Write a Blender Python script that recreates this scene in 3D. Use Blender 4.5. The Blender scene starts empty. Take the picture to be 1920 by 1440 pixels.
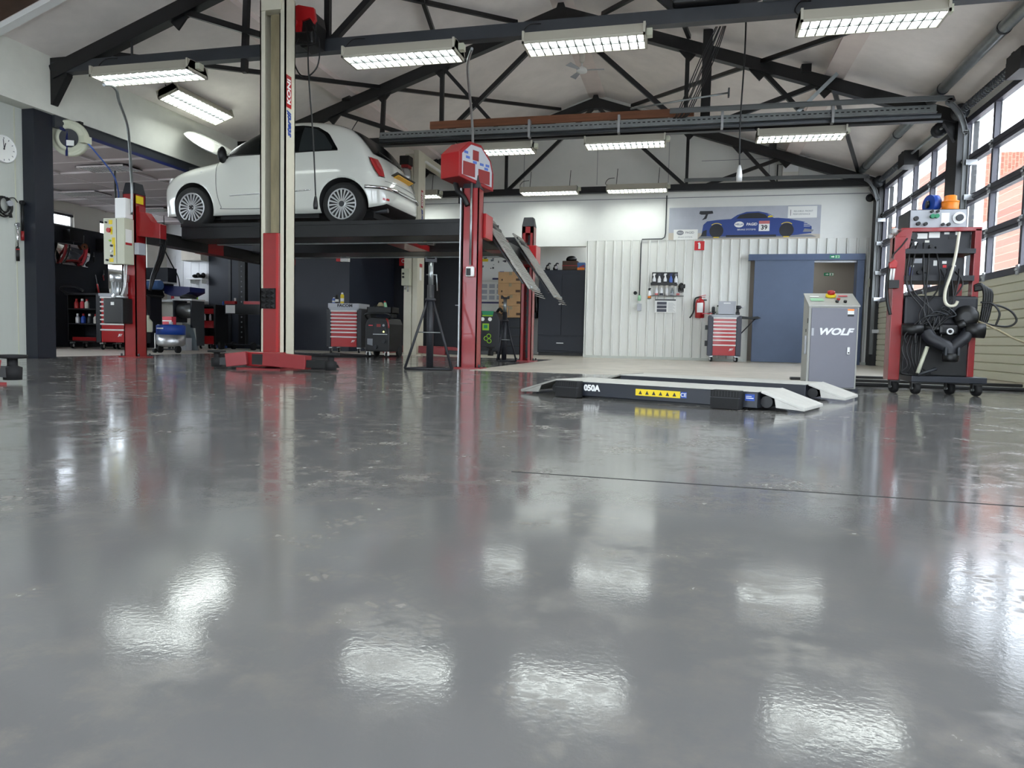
import bpy, math, random
from mathutils import Vector as V, Matrix
random.seed(7)
S = bpy.context.scene
C = S.collection
R = math.radians

# ------------------------------------------------------------------ camera
yaw, pitch, roll = R(13.723), R(-3.559), R(1.244)
fw = V((-math.sin(yaw)*math.cos(pitch), math.cos(yaw)*math.cos(pitch), math.sin(pitch)))
r0 = V((math.cos(yaw), math.sin(yaw), 0)); u0 = r0.cross(fw)
rt = r0*math.cos(roll) + u0*math.sin(roll); up = u0*math.cos(roll) - r0*math.sin(roll)
cd = bpy.data.cameras.new('camera'); cam = bpy.data.objects.new('camera', cd); C.objects.link(cam)
mw = Matrix((rt, up, -fw)).transposed().to_4x4(); mw.translation = V((0, 0, .35)); cam.matrix_world = mw
cd.sensor_width = 36; cd.lens = 1353.4/1920*36; cd.clip_start = .02; cd.clip_end = 300
S.camera = cam

# ------------------------------------------------------------------ sky, exposure
w = bpy.data.worlds.new('overcast_sky'); S.world = w; w.use_nodes = True
bg = w.node_tree.nodes['Background']; bg.inputs[0].default_value = (.86, .92, 1, 1); bg.inputs[1].default_value = 5.6
S.view_settings.view_transform = 'Standard'; S.view_settings.look = 'None'
S.view_settings.gamma = 1; S.view_settings.use_curve_mapping = False
S.view_settings.exposure = 1.05
LAMP = 11.5            # radiance of the fluorescent diffusers

# ------------------------------------------------------------------ materials
def lin(c): return tuple(((x/255)/12.92 if x/255 <= .04045 else ((x/255+.055)/1.055)**2.4) for x in c)
MATS = {}
def M(name, rgb, rough=.5, metal=0., var=0., scale=4., bump=0., emit=0., spec=.5, coat=0., bscale=None, streak=None):
    m = bpy.data.materials.new(name); m.use_nodes = True; MATS[name] = m
    nt = m.node_tree; b = nt.nodes['Principled BSDF']; c = lin(rgb)
    b.inputs['Base Color'].default_value = (*c, 1); b.inputs['Roughness'].default_value = rough
    b.inputs['Metallic'].default_value = metal; b.inputs['Specular IOR Level'].default_value = spec
    b.inputs['Coat Weight'].default_value = coat; b.inputs['Coat Roughness'].default_value = .05
    if emit:
        b.inputs['Emission Color'].default_value = (*c, 1); b.inputs['Emission Strength'].default_value = emit
    if var or bump:
        tc = nt.nodes.new('ShaderNodeTexCoord'); n = nt.nodes.new('ShaderNodeTexNoise')
        mp = nt.nodes.new('ShaderNodeMapping'); nt.links.new(tc.outputs['Object'], mp.inputs[0])
        if streak: mp.inputs['Scale'].default_value = streak
        n.inputs['Scale'].default_value = scale; n.inputs['Detail'].default_value = 6; n.inputs['Roughness'].default_value = .65
        nt.links.new(mp.outputs[0], n.inputs['Vector'])
        if var:
            cr = nt.nodes.new('ShaderNodeValToRGB'); e = cr.color_ramp.elements
            e[0].position = .3; e[1].position = .72
            e[0].color = (*[x*(1-var) for x in c], 1); e[1].color = (*[min(1, x*(1+var*.6)) for x in c], 1)
            nt.links.new(n.outputs['Fac'], cr.inputs[0]); nt.links.new(cr.outputs[0], b.inputs['Base Color'])
        if bump:
            n2 = n
            if bscale:
                n2 = nt.nodes.new('ShaderNodeTexNoise'); n2.inputs['Scale'].default_value = bscale
                nt.links.new(tc.outputs['Object'], n2.inputs['Vector'])
            bp = nt.nodes.new('ShaderNodeBump'); bp.inputs['Strength'].default_value = bump; bp.inputs['Distance'].default_value = .02
            nt.links.new(n2.outputs['Fac'], bp.inputs['Height']); nt.links.new(bp.outputs[0], b.inputs['Normal'])
    return m
M('ceiling_paint', (238, 230, 225), .8, var=.12, scale=1.6)
M('white_wall', (226, 226, 221), .75, var=.06, scale=1.3)
M('beam_white', (222, 222, 212), .7, var=.10, scale=1.8)
M('ribbed_white', (222, 222, 216), .45, var=.05, scale=1.5)
M('grey_wall', (190, 193, 186), .6, var=.06, scale=1.5, streak=(1, 4, .4))
M('steel_black', (13, 13, 16), .42, var=.25, scale=6)
M('steel_grey', (50, 53, 58), .45, var=.15, scale=5)
M('track_grey', (112, 114, 114), .5, .4)
M('galv', (148, 152, 152), .35, .75, var=.2, scale=9)
M('wood', (128, 78, 50), .6, var=.35, scale=5, streak=(.3, 6, 6))
M('wood_dark', (70, 46, 30), .6, var=.3, scale=4)
M('purlin', (228, 214, 208), .75, var=.08, scale=3)
M('navy', (35, 40, 52), .5, var=.1, scale=2)
M('navy_dark', (23, 27, 36), .5, var=.12, scale=2)
M('door_blue', (80, 94, 119), .45, var=.08, scale=2.5)
M('door_frame', (70, 86, 116), .45, var=.06)
M('taupe', (150, 140, 132), .7)
M('cream_panel', (206, 204, 184), .5, var=.05, scale=2)
M('sash', (58, 56, 66), .45)
M('beige_paint', (208, 203, 184), .42, var=.08, scale=3, coat=.2)
M('beige_dirty', (150, 138, 108), .5, var=.35, scale=3, streak=(3, 3, .5))
M('red_paint', (138, 13, 19), .35, var=.1, scale=3, coat=.3)
M('red_bright', (170, 17, 23), .35, coat=.3)
M('red_dull', (138, 44, 47), .5, var=.12)
M('black', (9, 9, 11), .45)
M('rubber', (16, 16, 18), .75, var=.2, scale=12)
M('plastic_dark', (30, 31, 37), .5)
M('charcoal', (58, 60, 72), .45)
M('deck_black', (10, 11, 15), .4, var=.08)
M('slate', (26, 30, 40), .4, var=.08)
M('grey_panel', (172, 174, 180), .45)
M('console_grey', (116, 116, 126), .42, var=.04)
M('console_pale', (172, 172, 166), .45)
M('panel_beige', (196, 197, 176), .5, var=.04)
M('louvre', (78, 82, 82), .4)
M('housing_beige', (176, 171, 156), .5)
M('bonnet_shade', (150, 147, 139), .6)
M('white', (236, 236, 234), .5)
M('paper', (232, 232, 228), .8)
M('offwhite', (214, 210, 200), .6)
M('chrome', (225, 226, 228), .12, 1)
M('alu', (190, 192, 194), .35, .85, var=.1, scale=12)
M('silver', (214, 214, 214), .4, .3)
M('yellow', (228, 200, 32), .5)
M('orange', (238, 132, 30), .4)
M('blue', (26, 68, 158), .4)
M('blue_dark', (26, 34, 90), .4)
M('blue_hose', (70, 100, 176), .45)
M('blue_paper', (72, 104, 152), .8)
M('green', (140, 190, 40), .5)
M('green_sign', (30, 130, 90), .5)
M('green_pale', (150, 200, 160), .5)
M('cardboard', (186, 148, 106), .8, var=.08, scale=5)
M('car_white', (218, 219, 211), .22, coat=1.0)
M('car_dark', (14, 14, 16), .7)
M('car_glass', (11, 13, 14), .25, spec=.06)
M('car_glass_grey', (46, 50, 51), .25, spec=.06)
M('tail_red', (176, 24, 32), .15, coat=1)
M('plate_yellow', (214, 160, 44), .5)
M('wheel_silver', (196, 198, 200), .32, .55)
M('tyre', (27, 27, 28), .75, var=.15, scale=20)
M('deck_pale', (198, 196, 190), .5, var=.1, scale=14)
M('ramp_grey', (150, 148, 142), .5, .3, var=.12, scale=18)
M('print_blue', (34, 62, 132), .4)
M('print_sky', (176, 179, 188), .45, var=.14, scale=1.8)
M('print_sand', (190, 180, 164), .5, var=.1)
M('print_dark', (26, 27, 34), .45)
M('print_grey', (122, 124, 130), .5)
M('brown_glass', (132, 44, 44), .3)
M('led', (230, 240, 120), .4, emit=2.)
M('sign_red', (200, 34, 40), .5)
M('outside_white', (236, 236, 236), .8)
M('asphalt', (176, 176, 174), .9)
M('bottle_white', (224, 224, 226), .35)
M('bottle_pink', (196, 110, 110), .3)
M('mirror_art', (200, 196, 196), .08, 1)
M('tile_white', (226, 226, 228), .25)
M('ceiling_tile', (176, 166, 166), .85, var=.03)
M('tbar', (214, 206, 206), .6)
M('pink_red', (206, 60, 74), .5)
M('glow_window', (255, 255, 255), .5)

def emis(name, rgb, s):
    m = bpy.data.materials.new(name); m.use_nodes = True; nt = m.node_tree; nt.nodes.clear()
    e = nt.nodes.new('ShaderNodeEmission'); o = nt.nodes.new('ShaderNodeOutputMaterial')
    e.inputs[0].default_value = (*lin(rgb), 1); e.inputs[1].default_value = s
    nt.links.new(e.outputs[0], o.inputs[0]); MATS[name] = m
emis('lamp', (246, 255, 250), LAMP)
def glass(name, tint, gl=.08):
    m = bpy.data.materials.new(name); m.use_nodes = True; nt = m.node_tree; nt.nodes.clear()
    t = nt.nodes.new('ShaderNodeBsdfTransparent'); g = nt.nodes.new('ShaderNodeBsdfGlossy'); x = nt.nodes.new('ShaderNodeMixShader')
    o = nt.nodes.new('ShaderNodeOutputMaterial'); t.inputs[0].default_value = (*tint, 1)
    g.inputs['Roughness'].default_value = .03; x.inputs[0].default_value = gl
    nt.links.new(t.outputs[0], x.inputs[1]); nt.links.new(g.outputs[0], x.inputs[2]); nt.links.new(x.outputs[0], o.inputs[0]); MATS[name] = m
glass('pane_glass', (.93, .95, .96)); glass('clear_plastic', (.8, .84, .88), .12)

def floor_mats():
    # epoxy: glossy blue grey paint with dull, paler shoe marks and a fine orange-peel
    m = M('epoxy', (118, 128, 133), .16); nt = m.node_tree; b = nt.nodes['Principled BSDF']; N = nt.nodes.new; L = nt.links.new
    tc = N('ShaderNodeTexCoord')
    def noise(sc, det=4, vec=None, rough=.6, dist=0):
        n = N('ShaderNodeTexNoise'); n.inputs['Scale'].default_value = sc; n.inputs['Detail'].default_value = det
        n.inputs['Roughness'].default_value = rough; n.inputs['Distortion'].default_value = dist
        L(vec or tc.outputs['Object'], n.inputs['Vector']); return n.outputs['Fac']
    def ramp(s, a, z, lo=0., hi=1.):
        r = N('ShaderNodeMapRange'); r.inputs[1].default_value = a; r.inputs[2].default_value = z
        r.inputs[3].default_value = lo; r.inputs[4].default_value = hi; L(s, r.inputs[0]); return r.outputs[0]
    def mul(a, c):
        n = N('ShaderNodeMath'); n.operation = 'MULTIPLY'; L(a, n.inputs[0])
        if isinstance(c, float): n.inputs[1].default_value = c
        else: L(c, n.inputs[1])
        return n.outputs[0]
    vor = N('ShaderNodeTexVoronoi'); vor.feature = 'DISTANCE_TO_EDGE'; vor.inputs['Scale'].default_value = 42
    L(tc.outputs['Object'], vor.inputs['Vector'])
    tread = ramp(vor.outputs['Distance'], .0, .22)
    patch = ramp(noise(3.1, 3, dist=.4), .52, .68)
    patch2 = ramp(noise(9., 4), .42, .62)
    smear = ramp(noise(11, 7, rough=.7), .47, .74)
    mark = mul(mul(patch, patch2), tread)
    mark2 = mul(ramp(noise(1.6, 2), .42, .6), smear)
    add = N('ShaderNodeMath'); add.operation = 'MAXIMUM'; L(mark, add.inputs[0]); L(mul(mark2, .85), add.inputs[1])
    mk = add.outputs[0]
    mix = N('ShaderNodeMixRGB'); mix.inputs[1].default_value = (*lin((112, 111, 111)), 1); mix.inputs[2].default_value = (*lin((158, 146, 128)), 1)
    L(mul(mk, .4), mix.inputs[0])
    base = N('ShaderNodeMixRGB'); base.blend_type = 'MULTIPLY'; base.inputs[0].default_value = .5
    L(mix.outputs[0], base.inputs[1]); g = N('ShaderNodeCombineColor'); v = ramp(noise(.7, 3), .3, .7, .8, 1.1)
    for i in range(3): L(v, g.inputs[i])
    L(g.outputs[0], base.inputs[2]); L(base.outputs[0], b.inputs['Base Color'])
    rr = N('ShaderNodeMath'); rr.operation = 'ADD'; L(ramp(noise(2.3, 4), .35, .7, .07, .115), rr.inputs[0]); L(mul(mk, .42), rr.inputs[1])
    L(rr.outputs[0], b.inputs['Roughness'])
    bp = N('ShaderNodeBump'); bp.inputs['Strength'].default_value = .045; bp.inputs['Distance'].default_value = .003
    L(noise(130, 2), bp.inputs['Height']); L(bp.outputs[0], b.inputs['Normal'])
    m = M('concrete', (196, 188, 176), .42, var=.22, scale=2.2)
    # brickwork outside
    m = M('brick', (124, 76, 56), .85); nt = m.node_tree; b = nt.nodes['Principled BSDF']
    tc = nt.nodes.new('ShaderNodeTexCoord'); mp = nt.nodes.new('ShaderNodeMapping'); br = nt.nodes.new('ShaderNodeTexBrick')
    mp.inputs['Rotation'].default_value = (R(90), 0, R(90)); br.inputs['Scale'].default_value = 2.2
    br.inputs['Color1'].default_value = (*lin((106, 62, 47)), 1); br.inputs['Color2'].default_value = (*lin((120, 76, 59)), 1)
    br.inputs['Mortar'].default_value = (*lin((136, 104, 88)), 1); br.inputs['Mortar Size'].default_value = .02
    nt.links.new(tc.outputs['Object'], mp.inputs[0]); nt.links.new(mp.outputs[0], br.inputs['Vector']); nt.links.new(br.outputs[0], b.inputs['Base Color'])
floor_mats()

# ------------------------------------------------------------------ mesh helpers
class MB:
    def __init__(s): s.v = []; s.f = []; s.sm = []
    def add(s, vs, fs, smooth=False):
        o = len(s.v); s.v += [tuple(p) for p in vs]; s.f += [tuple(o+i for i in f) for f in fs]
        s.sm += ([smooth]*len(fs) if isinstance(smooth, bool) else smooth); return s
    def box(s, x0, x1, y0, y1, z0, z1):
        return s.add([(x, y, z) for z in (z0, z1) for y in (y0, y1) for x in (x0, x1)],
                     [(0, 2, 3, 1), (4, 5, 7, 6), (0, 1, 5, 4), (2, 6, 7, 3), (0, 4, 6, 2), (1, 3, 7, 5)])
    def bar(s, p, q, w, h, ref=(0, 0, 1)):
        p, q = V(p), V(q); d = (q-p).normalized(); a = d.cross(V(ref))
        if a.length < 1e-4: a = d.cross(V((0, 1, 0)))
        a.normalize(); b = a.cross(d); vs = []
        for e in (p, q):
            for i, j in ((-1, -1), (1, -1), (1, 1), (-1, 1)): vs.append(e + a*i*w/2 + b*j*h/2)
        return s.add(vs, [(3, 2, 1, 0), (4, 5, 6, 7), (0, 1, 5, 4), (1, 2, 6, 5), (2, 3, 7, 6), (3, 0, 4, 7)])
    def cyl(s, p, q, r, r2=None, n=16):
        p, q = V(p), V(q); r2 = r if r2 is None else r2; d = (q-p).normalized()
        a = d.orthogonal().normalized(); b = d.cross(a); vs = []
        for e, k in ((p, r), (q, r2)):
            vs += [e + (a*math.cos(t*2*math.pi/n) + b*math.sin(t*2*math.pi/n))*k for t in range(n)]
        fs = [(i, (i+1) % n, n+(i+1) % n, n+i) for i in range(n)] + [tuple(range(n-1, -1, -1)), tuple(range(n, 2*n))]
        return s.add(vs, fs, [True]*n+[False]*2)
    def tube(s, pts, r, n=8, k=0):
        pts = [V(p) for p in pts]
        if k: pts = spline(pts, k)
        m = len(pts); vs = []; a = None
        for i, p in enumerate(pts):
            d = (pts[min(i+1, m-1)] - pts[max(i-1, 0)]).normalized()
            if a is None: a = d.orthogonal().normalized()
            else:
                a = a - d*a.dot(d)
                a = a.normalized() if a.length > 1e-6 else d.orthogonal().normalized()
            b = d.cross(a)
            vs += [p + (a*math.cos(t*2*math.pi/n)+b*math.sin(t*2*math.pi/n))*r for t in range(n)]
        fs = [(i*n+j, i*n+(j+1) % n, (i+1)*n+(j+1) % n, (i+1)*n+j) for i in range(m-1) for j in range(n)]
        k2 = len(fs); fs += [tuple(range(n-1, -1, -1)), tuple(range((m-1)*n, m*n))]
        return s.add(vs, fs, [True]*k2+[False]*2)
    def lathe(s, prof, o=(0, 0, 0), d=(0, 0, 1), n=24, close=False):
        o, d = V(o), V(d).normalized(); a = d.orthogonal().normalized(); b = d.cross(a); m = len(prof); vs = []
        for r, h in prof:
            vs += [o + d*h + (a*math.cos(t*2*math.pi/n)+b*math.sin(t*2*math.pi/n))*max(r, 1e-4) for t in range(n)]
        mm = m if close else m-1
        fs = [(i*n+j, i*n+(j+1) % n, ((i+1) % m)*n+(j+1) % n, ((i+1) % m)*n+j) for i in range(mm) for j in range(n)]
        sm = [True]*len(fs)
        if not close: fs += [tuple(range(n-1, -1, -1)), tuple(range((m-1)*n, m*n))]; sm += [False]*2
        return s.add(vs, fs, sm)
    def prism(s, poly, ax, a, b):
        def P(u, v, t): return {'x': (t, u, v), 'y': (u, t, v), 'z': (u, v, t)}[ax]
        n = len(poly); vs = [P(u, v, a) for u, v in poly] + [P(u, v, b) for u, v in poly]
        return s.add(vs, [tuple(range(n-1, -1, -1)), tuple(range(n, 2*n))] + [(i, (i+1) % n, n+(i+1) % n, n+i) for i in range(n)])
    def ball(s, c, r, n=14):
        r = (r, r, r) if isinstance(r, (int, float)) else r; vs = []; m = n//2
        for i in range(m+1):
            th = math.pi*i/m
            for j in range(n):
                ph = 2*math.pi*j/n
                vs.append((c[0]+r[0]*math.sin(th)*math.cos(ph), c[1]+r[1]*math.sin(th)*math.sin(ph), c[2]-r[2]*math.cos(th)))
        return s.add(vs, [(i*n+j, i*n+(j+1) % n, (i+1)*n+(j+1) % n, (i+1)*n+j) for i in range(m) for j in range(n)], True)
    def grid(s, rows, smooth=True):
        m, n = len(rows), len(rows[0])
        return s.add([p for r in rows for p in r], [(i*n+j, i*n+j+1, (i+1)*n+j+1, (i+1)*n+j) for i in range(m-1) for j in range(n-1)], smooth)
def spline(p, k):
    o = []
    for i in range(len(p)-1):
        a, b, c, d = p[max(i-1, 0)], p[i], p[i+1], p[min(i+2, len(p)-1)]
        for j in range(k):
            t = j/k
            o.append(.5*((2*b)+(c-a)*t+(2*a-5*b+4*c-d)*t*t+(3*b-a-3*c+d)*t**3))
    return o+[p[-1]]
def mesh(mb, name):
    import bmesh
    me = bpy.data.meshes.new(name); me.from_pydata(mb.v, [], mb.f); me.polygons.foreach_set('use_smooth', mb.sm)
    bm = bmesh.new(); bm.from_mesh(me); bmesh.ops.recalc_face_normals(bm, faces=bm.faces); bm.to_mesh(me); bm.free()
    return me
def ob(name, mb, mat, parent=None, loc=(0, 0, 0), rot=(0, 0, 0), bevel=0, seg=2):
    me = mb if isinstance(mb, bpy.types.Mesh) else mesh(mb, name)
    if not me.materials: me.materials.append(MATS[mat])
    o = bpy.data.objects.new(name, me); C.objects.link(o); o.location = loc; o.rotation_euler = rot
    if parent: o.parent = parent
    if bevel:
        b = o.modifiers.new('bevel', 'BEVEL'); b.width = bevel; b.segments = seg; b.limit_method = 'ANGLE'; b.angle_limit = R(40)
    return o
def tag(o, label, cat, group=None):
    o['label'] = label; o['category'] = cat
    if group: o['group'] = group
    return o
def thing(name, label, cat, loc=(0, 0, 0), rz=0, group=None):
    o = bpy.data.objects.new(name, None); C.objects.link(o); o.location = loc; o.rotation_euler = (0, 0, rz)
    o.empty_display_size = .1
    return tag(o, label, cat, group)
def struct(name, mb, mat, parent=None, label=None, **k):
    o = ob(name, mb, mat, parent, **k)
    if not parent: o['kind'] = 'structure'
    if label: o['label'] = label
    return o
def B(*a): return MB().box(*a)
def text(s, size, loc, right, upv, mat, parent=None, name='lettering', depth=.0015, shear=0., bold=0., align='CENTER', sx=1.):
    cu = bpy.data.curves.new(name, 'FONT'); cu.body = s; cu.size = size; cu.extrude = depth; cu.shear = shear; cu.offset = bold
    cu.align_x = align; cu.align_y = 'CENTER'; cu.resolution_u = 3
    t = bpy.data.objects.new(name, cu); C.objects.link(t); bpy.context.view_layer.update()
    me = bpy.data.meshes.new_from_object(t.evaluated_get(bpy.context.evaluated_depsgraph_get()))
    bpy.data.objects.remove(t); bpy.data.curves.remove(cu)
    right, upv = V(right), V(upv); n = right.cross(upv)
    m3 = Matrix((right*sx, upv, n)).transposed()
    for v in me.vertices: v.co = m3 @ v.co
    me.materials.clear(); me.materials.append(MATS[mat])
    o = bpy.data.objects.new(name, me); C.objects.link(o); o.location = loc
    if parent: o.parent = parent
    return o
FR = ((1, 0, 0), (0, 0, 1))       # lettering that faces the camera side (-Y)
# ================================================================== THE SETTING
XL, XR, XC, YW = -6.93, 3.17, -1.88, 14.14       # left beam face, right wall, ridge line, back wall
def roofz(x): return 3.32 + .343*(x-XL) if x < XC else 3.32 - .343*(x-XR)
ZR = roofz(XC)
mb = MB(); mb.box(-7.4, 3.4, -4, 7.15, -.1, 0); mb.box(-7.4, -2.2, 7.15, 12.0, -.1, 0)
fl = struct('floor', mb, 'epoxy', label='glossy blue-grey epoxy floor with dull shoe marks')
struct('expansion_joint', MB().bar((-.42, 1.735, .0004), (3.1, 1.70, .0004), .004, .0008), 'rubber', fl)
mb = MB(); mb.box(-2.2, 3.4, 7.15, 15.4, -.1, .002); mb.box(-7.4, -2.2, 12.0, 16.3, -.1, .002); mb.box(-11.4, -7.4, 3, 16.3, -.1, .002)
struct('floor', mb, 'concrete', label='pale worn concrete floor')
# roof slopes
mb = MB()
mb.add([(XL-.25, 5.95, roofz(XL-.25)), (XC, 5.95, ZR), (XC, YW+.1, ZR), (XL-.25, YW+.1, roofz(XL-.25)),
        (XL-.25, 5.95, roofz(XL-.25)+.12), (XC, 5.95, ZR+.12), (XC, YW+.1, ZR+.12), (XL-.25, YW+.1, roofz(XL-.25)+.12)],
       [(0, 1, 2, 3), (7, 6, 5, 4), (0, 4, 5, 1), (1, 5, 6, 2), (2, 6, 7, 3), (3, 7, 4, 0)])
mb.add([(XC, -4, ZR), (XR+.2, -4, roofz(XR+.2)), (XR+.2, YW+.1, roofz(XR+.2)), (XC, YW+.1, ZR),
        (XC, -4, ZR+.12), (XR+.2, -4, roofz(XR+.2)+.12), (XR+.2, YW+.1, roofz(XR+.2)+.12), (XC, YW+.1, ZR+.12)],
       [(0, 1, 2, 3), (7, 6, 5, 4), (0, 4, 5, 1), (1, 5, 6, 2), (2, 6, 7, 3), (3, 7, 4, 0)])
ceil = struct('ceiling', mb, 'ceiling_paint', label='pitched off-white painted ceiling')
mb = MB()
mb.add([(XL-.25, -4, roofz(XL-.25)), (XC, -4, ZR), (XC, 5.95, ZR), (XL-.25, 5.95, roofz(XL-.25)),
        (XL-.25, -4, roofz(XL-.25)+.12), (XC, -4, ZR+.12), (XC, 5.95, ZR+.12), (XL-.25, 5.95, roofz(XL-.25)+.12)],
       [(0, 1, 2, 3), (7, 6, 5, 4), (0, 4, 5, 1), (1, 5, 6, 2), (2, 6, 7, 3), (3, 7, 4, 0)])
struct('ceiling', mb, 'wood_dark', label='brown boarded roof slope in the corner')
struct('trim_1', MB().bar((XL, 6.0, roofz(XL)-.03), (XC-.1, 6.0, roofz(XC-.1)-.03), .09, .05), 'white', label='white batten along the roof slope')
# purlins (boxed, running away from the camera)
for i, x in enumerate((-5.09, 1.69)):
    z = roofz(x); sl = .343 if x < XC else -.343
    o = MB(); a = math.atan(sl)
    c, s_ = math.cos(a), math.sin(a)
    def q(u, v): return (x + u*c + v*s_, z + u*s_ - v*c)
    o.prism([q(-.12, 0), q(.12, 0), q(.12, .09), q(-.12, .09)], 'y', 6.05, YW)
    struct('purlin', o, 'purlin', ceil)
for dx in (-.02,):
    struct('ridge_board', MB().prism([(XC-.16, ZR-.055), (XC, ZR-.0), (XC+.16, ZR-.055), (XC+.1, ZR-.06), (XC-.1, ZR-.06)], 'y', 6.1, YW), 'purlin', ceil)
# back wall: white above the ribbed cladding and above the recess
T = .14
mb = MB(); mb.prism([(XL, 2.70), (-6.83, 2.70), (-6.83, 2.17), (-2.0, 2.17), (-2.0, 2.27), (XR+.2, 2.27), (XR+.2, roofz(XR+.2)), (XC, ZR), (XL, roofz(XL))], 'y', YW, YW+T)
wb = struct('wall_back', mb, 'white_wall', label='white gable wall over the ribbed cladding')
mb = MB()
for x in (-3.3, -1.85, -.5, 1.3): mb.box(x-.004, x+.004, YW-.004, YW+.001, 3.34, roofz(x)-.1)
mb.box(XL, XR, YW-.006, YW+.001, 3.05, 3.062); mb.box(.1, 2.9, YW-.004, YW+.001, 3.72, 3.728)
struct('board_joint', mb, 'print_grey', wb)
# ribbed cladding, one strip after another; the strips over the door are short
PW = (XR+2.0)/31
prof = [(0, .08), (0, .01), (.012, -.022), (.032, -.022), (.046, .006), (PW, .006), (PW, .08)]
full = mesh(MB().prism(prof, 'z', .05, 2.27), 'panel'); full.materials.append(MATS['ribbed_white'])
short = mesh(MB().prism(prof, 'z', 1.97, 2.27), 'panel'); short.materials.append(MATS['ribbed_white'])
wr = struct('wall_back', B(-2.0, 1.05, YW+.08, YW+.14, 0, 2.27).box(2.93, XR+.1, YW+.08, YW+.14, 0, 2.27).box(1.05, 2.93, YW+.08, YW+.14, 1.9, 2.27).box(-2.02, -2.0, YW-.03, YW+2.2, 0, 2.27),
            'ribbed_white', label='white ribbed metal cladding on the lower back wall')
for i in range(31):
    x = -2.0+i*PW
    ob('panel', short if 1.0 < x+PW/2 < 2.97 else full, '', wr, (x, YW, 0))
struct('baseboard_back', B(-2.0, 1.0, YW-.035, YW+.05, .002, .05).box(2.97, XR, YW-.035, YW+.05, .002, .05), 'grey_wall', label='low grey plinth under the ribbed cladding')
# sliding door and the room behind it
d = struct('door_3', B(1.11, 2.13, YW-.13, YW-.075, .012, 1.88), 'door_blue', label='blue-grey sliding door half open', bevel=.004)
struct('door_track', B(1.0, 2.965, YW-.16, YW-.03, 1.865, 1.975), 'door_frame', d)
struct('door_jamb', B(2.85, 2.965, YW-.12, YW+.12, .002, 1.865), 'door_frame', d)
struct('door_stop', B(2.10, 2.86, YW-.02, YW+.1, 1.835, 1.865), 'alu', d)
mb = B(1.0, 3.3, 15.3, 15.4, 0, 2.2).box(1.0, 1.05, YW+.14, 15.3, 0, 2.2).box(3.25, 3.3, YW+.14, 15.3, 0, 2.2).box(1.0, 3.3, YW+.14, 15.3, 2.15, 2.2)
struct('wall_corridor', mb, 'taupe', label='taupe corridor seen through the open sliding door')
# recess under the lintel, and the dark partition to its left
mb = B(-6.9, -2.02, 16.0, 16.1, 0, 2.5)
struct('wall_recess', mb, 'navy_dark', label='dark navy rear wall of the recess')
struct('wall_recess', B(-5.0, -2.02, 15.97, 16.0, .002, 2.5), 'ribbed_white', label='pale boarded part of the recess wall')
struct('ceiling', B(-6.83, -2.02, YW+T, 16.1, 2.45, 2.5), 'grey_wall', label='low grey ceiling of the recess')
pt = struct('wall_partition', B(-10.15, -6.83, 13.7, 13.85, .002, 2.67).box(-6.95, -6.83, 13.85, 16.1, .002, 2.67), 'navy', label='dark navy partition wall behind the lift')
for x0, x1 in ((-9.64, -8.55),):
    struct('door_frame', B(x0, x0+.06, 13.66, 13.7, .002, 1.95).box(x1-.06, x1, 13.66, 13.7, .002, 1.95).box(x0, x1, 13.66, 13.7, 1.89, 1.95), 'steel_grey', pt)
    struct('door_leaf', B(x0+.07, x1-.07, 13.675, 13.7, .01, 1.88), 'navy', pt)
# doors in the recess wall
d = struct('door_4', B(-6.75, -5.95, 15.95, 16.0, .01, 1.95), 'navy_dark', label='dark navy door in the recess with a round window')
struct('porthole', MB().cyl((-6.35, 15.95, 1.47), (-6.35, 15.94, 1.47), .045), 'paper', d)
d = struct('door_5', B(-5.85, -5.05, 15.95, 16.0, .01, 1.95), 'navy_dark', label='dark navy door in the recess with a lever handle')
struct('window_slit', B(-5.8, -5.66, 15.94, 15.95, .9, 1.6), 'black', d)
struct('door_handle', B(-5.16, -5.12, 15.93, 15.95, .93, 1.13).box(-5.27, -5.12, 15.90, 15.93, 1.07, 1.09), 'alu', d)

# left side: white beam, grey wall under it, opening to the annex
struct('wall_left', B(XL-.22, XL, -4, YW, 2.71, 3.36), 'beam_white', label='deep white beam along the left eaves')
lw = struct('wall_left', B(-7.34, -7.14, -4, 6.5, .001, 2.71), 'grey_wall', label='pale grey panelled wall under the clock')
mb = MB()
for k in range(40): mb.box(-7.145, -7.136, 6.4-k*.26, 6.412-k*.26, .02, 2.70)
struct('panel_joint', mb, 'panel_beige', lw)
struct('column', B(-7.3, -6.985, 6.5, 6.74, .001, 2.71), 'slate', lw, label='dark steel door post')
tr = struct('trim_2', B(-7.12, -6.95, 6.74, 13.6, 2.63, 2.71).box(-7.0, -6.95, 6.74, 13.6, 2.58, 2.63), 'steel_grey', label='dark sliding rail under the white beam')
struct('blue_seal', B(-6.948, -6.942, 6.8, 13.5, 2.565, 2.60), 'blue_dark', tr)
# annex
XA = -11.2
aw = MB()
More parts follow.
